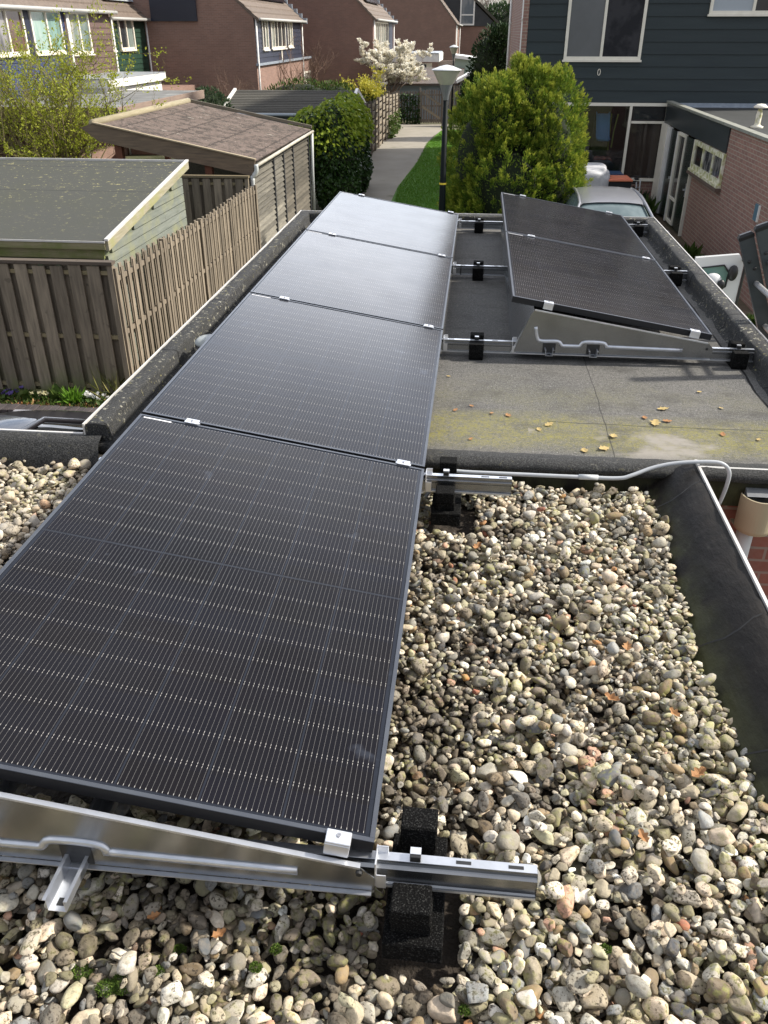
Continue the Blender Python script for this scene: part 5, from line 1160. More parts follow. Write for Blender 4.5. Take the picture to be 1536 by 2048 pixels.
MB().tube([(-7.69, sy0, zr2(-7.69)+.05), (-7.69, sy1, zr2(-7.69)+.05)], .075, 8).build('ridge_cover', wood('ridge_wood', (.36, .31, .21), (.25, .22, .13), 'y', .05), sh2, smooth=True)
MB().prism([(-4.47, -.70), (-4.47, -.63), (-7.67, zr2(-7.67)+.1), (-7.67, zr2(-7.67)+.03)], 'y', sy1, sy1+.06).build('back_cap', wood('mossy_ridge', (.2, .17, .13), (.12, .11, .08), 'x', .05), sh2)
MB().tube([(-4.44, sy0, -.80), (-4.44, 19, -.79), (-4.44, 21, -.775), (-4.44, sy1, -.77)], .035, 8).build('gutter', mat('pale_gutter', (.5, .47, .40), (.36, .33, .27), sc=6, rough=.6), sh2, smooth=True)
def laps(y0, y1, m):
    mb = MB(); z = G+.05; 
    while z < -.83:
        w1, w2 = random.uniform(-.006, .006), random.uniform(-.006, .006)
        mb.add([(-4.60, y0, z), (-4.60, y1, z), (-4.520+w1, y1, z), (-4.520+w2, y0, z), (-4.60, y0, z+.13), (-4.60, y1, z+.13), (-4.585, y1, z+.13), (-4.585, y0, z+.13)], [(0, 3, 2, 1), (0, 1, 5, 4), (3, 7, 6, 2), (4, 5, 6, 7), (0, 4, 7, 3), (1, 2, 6, 5)]); z += .108
    return mb.build('lap_boards', m, sh2)
laps(17.25, 18.92, clap_light); laps(19.0, 19.95, clap_light); laps(20.0, 21.0, clap_dark); laps(21.08, 23.0, clap_dark)
for y in (18.96, 19.975, 21.04, 23.05): MB().box(-4.60, -4.51, y-.035, y+.035, G, -.82).build('post', siding_char, sh2)
MB().box(-4.64, -4.601, 17.25, 23.1, G, -.83).build('wall_back', clap_dark, sh2)
MB().box(-8.0, -4.65, 22.95, 23.05, G, -.75).build('back_wall', clap_dark, sh2)
for x in (-7.25, -5.45): MB().box(x-.07, x+.07, 17.22, 17.36, G, zr2(x)-.15).build('post', red_beam, sh2)
MB().box(-7.2, -5.5, 17.30, 17.34, -1.32, -1.2).build('cross_beam', red_beam, sh2)
MB().prism([(-7.3, -1.9), (-7.3, -.6), (-8.3, -1.4), (-8.3, -1.9)], 'y', 17.28, 17.32).build('side_panel', red_beam, sh2)
sh2.location = Vector(sh2.location)+Vector((.30, -1.3, .16))
dp = thing('downpipe', 'pale downpipe at the near corner of the boarded shed', 'downpipe', (-4.45, 17.2, G), 'pale downpipes on the boarded shed')
MB().tube(smoothpts([(-4.16, 15.85, -.62), (-4.16, 15.85, -.74), (-4.23, 15.85, -.84), (-4.25, 15.85, -.92), (-4.25, 15.85, -1.8), (-4.25, 15.85, G)], 3), .042, 10).build('pipe', pvc_white, dp, smooth=True)
dp = thing('downpipe', 'pale downpipe at the far corner of the boarded shed beside the ivy', 'downpipe', (-4.45, 23.2, G), 'pale downpipes on the boarded shed')
MB().tube([(-4.16, 21.95, -.6), (-4.18, 21.95, -1.5), (-4.18, 21.95, G)], .042, 10).build('pipe', pvc_white, dp, smooth=True)

sh3 = thing('shingle_roof_shed', 'shed with a dark shingle gable roof and white barge boards behind the ivy', 'shed', (-6.8, 33.3, G))
mb = MB(); n = 14
for i in range(n):
    t0, t1 = i/n, (i+1)/n
    mb.add([(-9.1, 30.9+2.4*t0, -.90+.62*t0+.012), (-4.5, 30.9+2.4*t0, -.90+.62*t0+.012), (-4.5, 30.9+2.4*t1, -.90+.62*t1), (-9.1, 30.9+2.4*t1, -.90+.62*t1), (-9.1, 30.9+2.4*t0, -.90+.62*t0-.01), (-4.5, 30.9+2.4*t0, -.90+.62*t0-.01)], [(0, 1, 2, 3), (4, 5, 1, 0)])
mb.add([(-9.1, 33.3, -.28), (-4.5, 33.3, -.28), (-4.5, 35.6, -.93), (-9.1, 35.6, -.93)], [(0, 1, 2, 3)]); mb.build('roof', tile_dark, sh3)
MB().prism([(31.2, G), (31.2, -.86), (33.3, -.34), (35.3, -.88), (35.3, G)], 'x', -8.9, -4.66).build('wall', mat('blue_grey_boards', (.13, .15, .17), (.2, .22, .24), sc=2, rough=.7, st=(1, 1, 6)), sh3)
MB().prism([(30.8, -.98), (33.3, -.34), (35.7, -1.0), (35.7, -.86), (33.3, -.20), (30.8, -.84)], 'x', -4.52, -4.42).build('barge_board', white_paint, sh3)
MB().prism([(30.85, -.95), (33.3, -.32), (33.3, -.22), (30.85, -.84)], 'x', -9.22, -9.12).build('barge_board', white_paint, sh3)
MB().tube([(-8.9, 30.8, -.93), (-4.6, 30.8, -.93)], .05, 8).build('gutter', mat('pale_blue_gutter', (.4, .46, .5), rough=.5), sh3)
cn_ = thing('flat_canopy', 'flat grey bitumen canopy roof with a weathered wooden fascia behind the budding tree', 'canopy', (-12, 29, G))
MB().box(-16, -9.45, 22.2, 29.9, -.15, -.12).build('roof', bitumen_grey, cn_)
MB().box(-9.45, -9.38, 22.15, 29.95, -.36, -.105).build('fascia', wood('canopy_fascia', (.30, .22, .17), (.22, .16, .13), 'y', .05), cn_); MB().box(-16, -9.46, 22.12, 22.19, -.36, -.105).build('fascia', beam_wood, cn_)
for y in (22.5, 26.2, 29.2): MB().box(-9.7, -9.55, y-.07, y+.07, G, -.37).build('post', red_beam, cn_)

# ------------------------------------------------------------------ vegetation
ROUGH = .06
def shell_points(n, c, r, lobes=(), zmin=None, inner=.55, pw=.6):
    """points near the skin of a lumpy body made of several ellipsoids"""
    L_ = [(c, r)]+list(lobes); P = []; N_ = []; m = n//len(L_)+1
    for (cc, rr) in L_:
        cc, rr = np.array(cc), np.array(rr); d = unit(RNG.normal(size=(m*2, 3))); k = inner+(1-inner)*RNG.random((m*2, 1))**pw
        k = k*(1+.13*vnoise(d, 5.5, 7)[:, None]+ROUGH*vnoise(d, 14, 8)[:, None]); p = cc+d*rr*k; keep = np.ones(len(p), bool)
        for (c2, r2) in L_:
            if c2 is cc or (np.array(c2) == cc).all(): continue
            keep &= (((p-np.array(c2))/np.array(r2))**2).sum(1) > .62
        if zmin is not None: keep &= p[:, 2] > zmin
        P.append(p[keep][:m]); N_.append(unit(d/rr)[keep][:m])
    return np.concatenate(P), np.concatenate(N_)

def core(name, c, r, m, parent, lobes=(), k=.72):  # dark lump added inside the leaves to stand for inner shade
    V0, F0 = ico(2); VV = []; FF = []; o = 0
    for cc, rr in [(c, r)]+list(lobes):
        V = V0*(1+.12*vnoise(V0, 4, 3)[:, None])*np.array(rr)*k+np.array(cc); VV.append(V); FF.append(F0+o); o += len(V)
    return npmesh(name, np.concatenate(VV), np.concatenate(FF), m, parent, True)

# big conifer bush behind the garage
cb_ = thing('conifer_bush', 'big rounded yellow green conifer bush behind the lamp post and the right panels', 'bush', (.92, 18.9, G))
lob = [((.0, 18.5, -.9), (.95, .95, 1.75)), ((1.75, 18.5, -.7), (.75, .9, 1.65)), ((.5, 18.2, .0), (.62, .7, .86)), ((1.25, 18.4, .05), (.62, .7, .92)), ((.75, 18.0, -1.4), (1.2, .9, 1.3)), ((1.8, 18.2, -1.5), (.75, .8, 1.2)), ((-.1, 18.1, -1.7), (.62, .7, 1.0)), ((.9, 18.7, .2), (.42, .5, .78))]
darkg = mat('shaded_inner_foliage', (.010, .016, .006), (.018, .028, .010), sc=9, rough=.95)  # shade between the leaves put into a near-black green
lob = [((.18, 18.5, -1.0), (.80, .95, 1.7)), ((1.75, 18.5, -.7), (.70, .9, 1.6)), ((.55, 18.2, .0), (.60, .7, .82)), ((1.25, 18.4, .05), (.60, .7, .92)), ((.85, 18.0, -1.4), (1.1, .9, 1.3)), ((1.8, 18.2, -1.5), (.72, .8, 1.2)), ((.15, 18.1, -1.8), (.55, .7, .9)), ((1.0, 18.7, .3), (.42, .5, .78))]
core('shade_core', (1.0, 18.9, -1.1), (1.40, 1.35, 1.6), darkg, cb_, lob, .62)
ROUGH = .12
A_, AN = shell_points(2100, (1.0, 18.9, -1.1), (1.42, 1.4, 1.75), lob, G+.05, .80, .5); ROUGH = .06
A_, AN = A_[A_[:, 1] < 19.9], AN[A_[:, 1] < 19.9]
C1 = []; D1 = []; C2 = []; D2 = []
for a_, n_ in zip(A_, AN):
    ax = n_*.8+np.array((0, -.1, .85+.3*RNG.random()))+RNG.normal(size=3)*.22; ax /= np.linalg.norm(ax); ln_ = RNG.uniform(.13, .33); m_ = int(ln_*340)
    t_ = RNG.random(m_)**.8; rad_ = (1-t_*.85)*ln_*.34; off = RNG.normal(size=(m_, 3))*rad_[:, None]*.6
    p_ = a_-ax*.12+ax*(t_*ln_)[:, None]+off; d_ = unit(off*1.6+ax*.9*ln_+RNG.normal(size=(m_, 3))*.05)
    tip = t_ > RNG.uniform(.42, .86); C1.append(p_[~tip]); D1.append(d_[~tip]); C2.append(p_[tip]); D2.append(d_[tip])
conm = leafmat('conifer_spray', (.05, .11, .014), (.12, .20, .022), (.22, .29, .035), .65, .35); cony = leafmat('conifer_tip', (.18, .25, .028), (.30, .36, .04), (.44, .45, .07), .65, .3)
P, N_ = shell_points(15000, (1.0, 18.9, -1.1), (1.36, 1.32, 1.66), lob, G+.05, .78); C1.append(P); D1.append(N_+np.array((0, -.1, .6)))
leafmesh('foliage', np.concatenate(C1), .066, conm, cb_, .26, np.concatenate(D1), .35, .5, .1)
leafmesh('young_tips', np.concatenate(C2), .058, cony, cb_, .26, np.concatenate(D2), .35, .5, .1)
MB().tube([(.9, 18.9, G-.02), (.9, 18.9, -1.5)], [.12, .06], 8).build('trunk', bark, cb_)

# ivy grown hedge at the left of the path
iv = thing('ivy_hedge', 'dense dark green ivy hedge with yellow green young leaves on top', 'hedge', (-3.8, 24.6, G))
ilob = [((-3.85, 23.6, -1.3), (.72, 1.3, 1.25)), ((-3.75, 25.6, -1.25), (.62, 1.4, 1.25)), ((-4.3, 23.4, -1.0), (.75, 1.0, .78)), ((-3.7, 24.2, -.62), (.5, .9, .5)), ((-3.72, 23.4, -2.1), (.6, 1.2, .75)), ((-3.65, 26.3, -2.0), (.5, 1.2, .9))]
core('shade_core', (-3.9, 24.6, -1.6), (.6, 2.0, 1.2), darkg, iv, ilob, .85)
P, N_ = shell_points(15000, (-3.9, 24.6, -1.6), (.68, 2.3, 1.35), ilob, G+.02, .88)
ivm = leafmat('ivy_leaves', (.012, .035, .008), (.024, .06, .012), (.045, .09, .018), .38, .15); ivy2 = leafmat('young_ivy_leaves', (.22, .32, .025), (.36, .42, .04), (.12, .20, .02), .45, .35)
leafmesh('foliage', P, .088, ivm, iv, .85, N_*.5+np.array((0, 0, -.6)), .6, .4)
top = (P[:, 2] > -1.25+.25*np.sin(P[:, 1]*3)) & (RNG.random(len(P)) < .8*np.clip((P[:, 2]+1.3)/.6, 0, 1)); P2 = P[top]
leafmesh('young_leaves', P2+RNG.normal(size=P2.shape)*.04+N_[top]*.09, .12, ivy2, iv, .6, N_[top]*.4+np.array((0, 0, -.45)), .5, .4)

def branchy(t, base, n_st, hgt, spread, m, levels=3, r0=.02, up=.8, seed=1, kids=4, lean=(0, 0)):
    """multi-stemmed shrub or small tree: returns twig points"""
    r = random.Random(seed); mb = MB(); tips = []
    def grow(p, d, ln, rad, lv):
        pts = [p]; q = p; dd = d; n = 5
        for i in range(n):
            dd = (dd+Vector((r.gauss(0, .13), r.gauss(0, .13), r.gauss(0, .08)+.05*up))).normalized(); q = q+dd*ln/n; pts.append(q)
            if lv == 0 or i > 2: tips.append((q.copy(), dd.copy()))
        mb.tube(pts, [rad*(1-.75*i/n) for i in range(n+1)], 5 if lv > 1 else 3, False)
        if lv > 0:
            for k in range(kids):
                f = r.uniform(.25, 1.0); i = min(int(f*n), n-1); a = pts[i].lerp(pts[i+1], f*n-i if f*n-i < 1 else 1)
                sd_ = Vector((r.gauss(0, 1), r.gauss(0, 1), r.gauss(.15, .5))).normalized(); grow(a, (dd*.9+sd_*.75).normalized(), ln*r.uniform(.38, .62), rad*.5, lv-1)
    for s in range(n_st):
        a = r.uniform(0, 6.283); k = r.uniform(.15, 1)*spread; d = Vector((math.cos(a)*k+lean[0], math.sin(a)*k+lean[1], 1)).normalized()
        grow(Vector(base)+Vector((math.cos(a)*.15*k, math.sin(a)*.15*k, 0)), d, hgt*r.uniform(.6, .9), r0*r.uniform(.6, 1), levels)
    mb.build('branches', m, t); return tips
def leaf_tips(t, name, tips, m, size, per, jit=.05, asp=.5, spread=.9, hang=0, keep=1.0):
    C = []; D = []
    for q, d in tips:
        if random.random() > keep: continue
        for _ in range(per):
            C.append((q.x+random.gauss(0, jit), q.y+random.gauss(0, jit), q.z+random.gauss(0, jit))); D.append((d.x, d.y, d.z-hang))
    return leafmesh(name, C, size, m, t, asp, D, spread)

twig = mat('young_twigs', (.20, .17, .07), (.13, .10, .05), sc=12, rough=.85)
bud = leafmat('fresh_buds', (.34, .38, .03), (.46, .48, .06), (.24, .30, .03), .6, .4)
tr = thing('budding_tree', 'sprawling many stemmed tree with tiny yellow green spring leaves at the left', 'tree', (-9.0, 18.6, G))
tips = branchy(tr, (-9.75, 18.8, G+.5), 34, 3.35, .70, twig, 3, .030, .7, 4, 4, (-.02, 0))
leaf_tips(tr, 'foliage', [q for q in tips if q[0].z > -1.6], bud, .062, 3, .04, .5, 1.0, 0, .42)
MB().tube([(-9.75, 18.8, G-.02), (-9.75, 18.8, G+.6)], [.2, .24], 10).build('trunk', bark, tr)
tr = thing('garden_shrub', 'dark leafy shrub low behind the green shed under the budding tree', 'shrub', (-10.5, 16.4, G))
P, N_ = shell_points(4200, (-10.4, 16.2, -1.5), (1.9, .7, 1.0), [((-8.7, 16.3, -1.6), (1.0, .6, .8)), ((-12.0, 16.3, -1.3), (1.2, .6, .9))], G+.02, .5)
leafmesh('foliage', P, .10, leafmat('dark_leaves', (.02, .045, .012), (.04, .07, .02), (.07, .10, .03), .5, .15), tr, .6, N_, .9); core('shade_core', (-10.4, 16.3, -1.5), (1.9, .6, 1.0), darkg, tr, [((-12.0, 16.3, -1.3), (1.2, .6, .9))], .8)

# white magnolia
mg = thing('magnolia_tree', 'white flowering magnolia tree beyond the woven fences at the end of the path', 'tree', (-5.0, 49.9, G))
tips = branchy(mg, (-5.0, 49.9, G+.9), 11, 2.7, .95, bark_grey, 3, .06, .35, 12, 4, (-.12, 0))
MB().tube([(-5.0, 49.9, G-.02), (-5.0, 49.9, G+1.0)], [.12, .1], 8).build('trunk', bark_grey, mg)
C = []; D = []
for q, d in tips:
    if random.random() < .42:
        for k in range(9):
            a = k/9*6.283; v = Vector((math.cos(a)*.7, math.sin(a)*.7, .75)); C.append(q+v*.012); D.append(v)
leafmesh('blossom', C, .17, leafmat('white_petals', (.86, .83, .72), (.88, .87, .80), (.80, .74, .60), .6, .35), mg, .5, D, .25, .3, .3)
fo = thing('forsythia', 'yellow flowering forsythia behind the woven fence below the magnolia', 'shrub', (-5.0, 40.3, G))
tips = branchy(fo, (-4.9, 40.5, G+.1), 16, 2.15, .42, bark_brown, 2, .02, .6, 8, 4)
tips = [q for q in tips if q[0].x < -4.25]
leaf_tips(fo, 'blossom', [q for q in tips if q[0].z > -.95], leafmat('yellow_petals', (.50, .44, .05), (.60, .52, .07), (.32, .34, .05), .6, .3), .10, 9, .09, .6)
P, N_ = shell_points(1500, (-5.0, 40.2, -1.5), (.75, 1.2, .75), (), G, .6); leafmesh('foliage', P, .13, ivm, fo, .6, N_, .8)
for (x, y, z0_, n_, h_, sp_, m_, sd_, nm, lb, r_) in ((-8.4, 43.5, G, 10, 3.6, .55, bark_brown, 31, 'bare_tree', 'bare brown branched tree in front of the second brick gable', .05),
        (-9.7, 33.6, G, 24, 2.5, .30, bark_brown, 33, 'bare_shrub', 'reddish bare shrub below the large brown gable', .018), (-8.2, 36.2, G, 20, 2.2, .3, bark_brown, 35, 'bare_shrub', 'thin reddish bare shrub right of another below the navy house', .016)):
    t = thing(nm, lb, 'tree' if nm == 'bare_tree' else 'shrub', (x, y, z0_)); tp = branchy(t, (x, y, z0_), n_, h_, sp_, m_, 3, r_, .7, sd_, 4)
def bushy(name, label, cat, c, r, n, sz, m, lobes=(), inner=.7):
    t = thing(name, label, cat, (c[0], c[1], G)); core('shade_core', c, r, darkg, t, lobes, .8)
    P, N_ = shell_points(n, c, r, lobes, G+.01, inner); leafmesh('foliage', P, sz, m, t, .45, N_+np.array((0, 0, .4)), .6); return t
gm1 = leafmat('garden_green', (.035, .075, .015), (.06, .11, .02), (.11, .15, .03), .6, .2); gm2 = leafmat('blue_green', (.03, .06, .03), (.05, .085, .04), (.08, .12, .05), .6, .2)
bushy('garden_shrub', 'green garden shrub left of the shingle roof shed', 'shrub', (-9.6, 31.0, -1.1), (.9, .8, 1.0), 2600, .12, gm2)
bushy('garden_shrub', 'row of low green shrubs behind the shingle roof ridge', 'shrub', (-7.6, 38.2, -1.0), (1.9, .8, .85), 2600, .14, gm1, [((-6.2, 38.6, -1.1), (1.3, .7, .85))])
bushy('dark_conifer', 'dark green conifer beside the white downpipe of the boarded house', 'tree', (.55, 41.5, -.4), (1.0, 1.0, 2.3), 7000, .16, leafmat('dark_conifer_needles', (.010, .028, .010), (.02, .045, .015), (.035, .065, .02), .6, .1), [((.0, 41.3, -1.3), (.8, .8, 1.3)), ((1.0, 41.6, .6), (.7, .8, 1.3))])
for i, (x, y, h_) in enumerate(((2.5, 112, 8.5), (-.5, 118, 7.5), (6.0, 121, 9.0))):
    t = thing('bare_tree', ['bare grey tree on the skyline, the middle one', 'bare grey tree on the skyline nearest the charcoal gable', 'bare grey tree on the skyline behind the boarded house'][i], 'tree', (x, y, G)); branchy(t, (x, y, G+1.5), 9, h_*.8, .45, bark_grey, 3, .13, .6, 50+i, 5); MB().tube([(x, y, G), (x, y, G+1.7)], [.25, .2], 8).build('trunk', bark_grey, t)
hd = bushy('evergreen_hedge', 'dark tall evergreen mass closing the view beyond the far houses', 'hedge', (2.5, 108, -.3), (6.5, 2.0, 4.6), 5000, .5, gm2)
bushy('evergreen_hedge', 'low evergreens behind the garden gate fence right of the lamp', 'hedge', (2.2, 48.6, -1.5), (1.6, .8, 1.0), 2200, .14, gm1)
# ivy on the fence beside the gate
P = np.stack([RNG.uniform(-4.35, -3.05, 900), RNG.uniform(47.94, 48.02, 900), G+RNG.random(900)**1.6*1.5], 1)
tag(leafmesh('ivy', P, .12, ivm, None, .8, P*0+(0, -.6, -.4), .7), 'patch of ivy on the plank fence left of the garden gate', 'ivy')
P = np.stack([-3.98+RNG.normal(size=700)*.07, RNG.uniform(40.6, 45.6, 700), G+RNG.random(700)**2.2*1.0], 1)
tag(leafmesh('ivy', P, .12, gm1, None, .7, P*0+(.6, -.4, -.2), .8), 'green creeper along the foot of the farthest woven panel', 'ivy')

def tuft(name, label, x, y, z, n, h, m, sp=.5, w_=.02, cat='plant', group=None):
    C = np.tile((x, y, z), (n, 1))+RNG.normal(size=(n, 3))*(.05*h/.25, .05*h/.25, 0); D = RNG.normal(size=(n, 3))*sp+(0, 0, 1)
    t = thing(name, label, cat, (x, y, z), group); leafmesh('leaves', C, h, m, t, w_/h*2, D, .2, .4, .1); return t
bright = leafmat('bright_green_leaves', (.10, .22, .02), (.16, .32, .03), (.08, .16, .02), .55, .35)
tuft('grass_tuft', 'bright green grassy tuft in the middle of the flower bed', -5.1, 8.68, G, 190, .19, bright, .8, .016)
tuft('broad_leaf_plant', 'broad leaved green plant left in the flower bed by the fence', -5.75, 8.75, G, 26, .13, gm1, .9, .07)
tuft('low_green_plant', 'low green plant left of the grassy tuft', -5.32, 8.74, G, 50, .18, gm1, .8, .05)
tuft('weed_stalks', 'thin yellowish weed stalks at the corner of the plank fence', -4.6, 8.88, G, 26, .42, leafmat('straw', (.22, .24, .06), (.3, .28, .1), (.16, .2, .05), .6, .2), .5, .0015)
pansy = [(-6.28, 8.66, (.28, .16, .30), 'purple and white pansies at the left end of the flower bed'), (-6.0, 8.72, (.14, .10, .32), 'violet pansies left of the broad leaved plant'), (-5.48, 8.70, (.74, .70, .45), 'pale yellow pansies left of the grassy tuft'), (-4.88, 8.74, (.80, .80, .78), 'white pansies right of the grassy tuft'), (-4.74, 8.66, (.82, .82, .80), 'white pansies nearest the roof edge')]
for x, y, c_p, lb in pansy:
    t = thing('pansy', lb, 'flowers', (x, y, G), 'pansies in the flower bed')
    C = np.tile((x, y, G+.03), (60, 1))+RNG.normal(size=(60, 3))*(.07, .05, .02); leafmesh('leaves', C, .07, gm1, t, .6, C*0+(0, 0, 1), .9)
    C = []; D = []
    for k in range(9):
        q = np.array((x, y, G+.11))+RNG.normal(size=3)*(.075, .05, .015)
        for a in range(5): C.append(q); D.append((math.cos(a*1.257), math.sin(a*1.257)-.6, .7))
    leafmesh('blossoms', C, .038, leafmat('petals_'+str(abs(int(x*100))), c_p, c_p, tuple(.7*v for v in c_p), .6, .3), t, .9, D, .1)
P = np.stack([RNG.uniform(-8, -4.3, 900), RNG.uniform(8.44, 8.95, 900), np.full(900, G+.01)], 1)
tag(leafmesh('bed_litter', P, .055, leaf_dry, None, .5, P*0+(0, 0, .3), 1.), 'dry brown leaf litter and seedlings covering the flower bed', 'leaf litter', kind='stuff')
P = np.stack([RNG.uniform(-8, -4.3, 1500), RNG.uniform(8.44, 8.98, 1500), np.full(1500, G+.01)], 1)
tag(leafmesh('bed_seedlings', P, .06, gm1, None, .5, P*0+(0, -.1, 1), .8), 'small green seedlings and ground cover between the pansies', 'ground cover', kind='stuff')
# curved brick edging of the bed
ed = thing('brick_edging', 'dark brick edging laid in a low arc in front of the flower bed', 'edging', (-5.5, 8.35, G)); mb = MB()
for i in range(44):
    x = -8.2+i*.092; y = 8.36-.045*((x+5.6)/.9)**2*.35; mb.bbox(x, x+.085, y-.10, y+.10, G+.0, G+.05+.004*(i % 3), .006)
mb.build('bricks', mat('dark_clinker', (.045, .04, .042), (.075, .06, .06), sc=8, rough=.8, isl=.3), ed)
tuft('daffodil_leaves', 'green leafy clump by the annex door in front of the dark house', 4.85, 22.9, G, 60, .42, gm1, .35, .05)
tuft('dark_leaf_clump', 'darker upright leaves against the brick below the window', 4.75, 23.8, G, 40, .5, gm2, .3, .05)
for i, (x, y, s_) in enumerate(((4.9, 17.8, .3), (4.95, 17.0, .28), (4.85, 16.2, .32), (4.95, 15.4, .25), (4.95, 12.9, .25))):
    tuft('wall_weed', ['green weeds at the foot of the annex wall below the door', 'small weeds along the annex wall right of the first clump', 'leafy weeds midway along the annex wall', 'green weeds by the annex wall near the open car door', 'grass clump by the near corner of the annex'][i], x, y, G, 90, s_, gm1, .8, .05)
P = np.stack([RNG.uniform(4.25, 5.9, 5000), RNG.uniform(10.4, 13.55, 5000), np.full(5000, G+.008)], 1); P = P[(P[:, 0] > 4.5)]
tag(leafmesh('verge_grass', P, .09, gm1, None, .16, P*0+(0, 0, 1), .5), 'rough green grass on the verge at the corner of the annex', 'grass', kind='stuff')
n_ = 52000; P = np.stack([RNG.uniform(-2.4, 1.1, n_), 12+RNG.random(n_)**1.3*32, np.full(n_, G+.006)], 1); P = P[(P[:, 0] > -2.12-.2*np.maximum(0, 1-np.abs(P[:, 1]-27)/4)) & ((P[:, 0] > -2.1+(P[:, 1]-39)*.1) | (P[:, 1] < 39))]
tag(leafmesh('lawn_grass', P, .065, leafmat('lawn_blades', (.075, .20, .014), (.13, .30, .025), (.17, .30, .05), .7, .3), None, .2, P*0+(0, 0, 1), .6), 'bright green mown grass strip between the path and the conifer bush', 'grass', kind='stuff')

# ------------------------------------------------------------------ street lamps
def lamp(x, y, top, label, s=1.0):
    t = thing('street_lamp', label, 'street lamp', (x, y, G), 'street lamps with conical shades')
    dk = mat('black_lamp_pole', (.004, .007, .008), rough=.6, spec=.15) if 'black_lamp_pole' not in bpy.data.materials else bpy.data.materials['black_lamp_pole']
    gd = bpy.data.materials.get('lamp_glass') or mat('lamp_glass', (.50, .49, .44), (.40, .39, .35), sc=4, rough=.3)
    gh = bpy.data.materials.get('lamp_hood') or mat('lamp_hood', (.52, .54, .56), rough=.4); gk = bpy.data.materials.get('lamp_neck') or mat('lamp_neck', (.16, .17, .18), rough=.4)
    MB().tube([(x, y, G), (x, y, G+1.0), (x, y, top-.60)], [.075*s, .072*s, .045*s], 14).build('pole', dk, t, smooth=True)
    MB().lathe([(.05*s, -.62), (.055*s, -.60), (.07*s, -.52), (.125*s, -.36), (.13*s, -.345)], (x, y, top), 24).build('neck', gk, t, smooth=True)
    MB().lathe([(.125*s, -.345), (.15*s, -.32), (.265*s, -.105), (.27*s, -.10)], (x, y, top), 28).build('lamp_shade', gd, t, smooth=True)
    MB().lathe([(.26*s, -.098), (.295*s, -.095), (.298*s, -.085), (.28*s, -.075), (.12*s, -.02), (.02*s, 0), (.001, .001)], (x, y, top), 28).build('hood', gh, t, smooth=True)
    return t
t = lamp(-.535, 17.2, 1.07, 'nearest black street lamp with a pale conical head in front of the conifer bush')
MB().lathe([(.074, 0), (.0755, .005), (.0755, .03), (.074, .035)], (-.535, 17.2, -1.55+.42), 14).build('yellow_band', mat('yellow_tape', (.75, .55, .05), rough=.5), t)
lamp(-1.12, 41.0, 1.13, 'distant black street lamp in front of the far brick gable', .72)

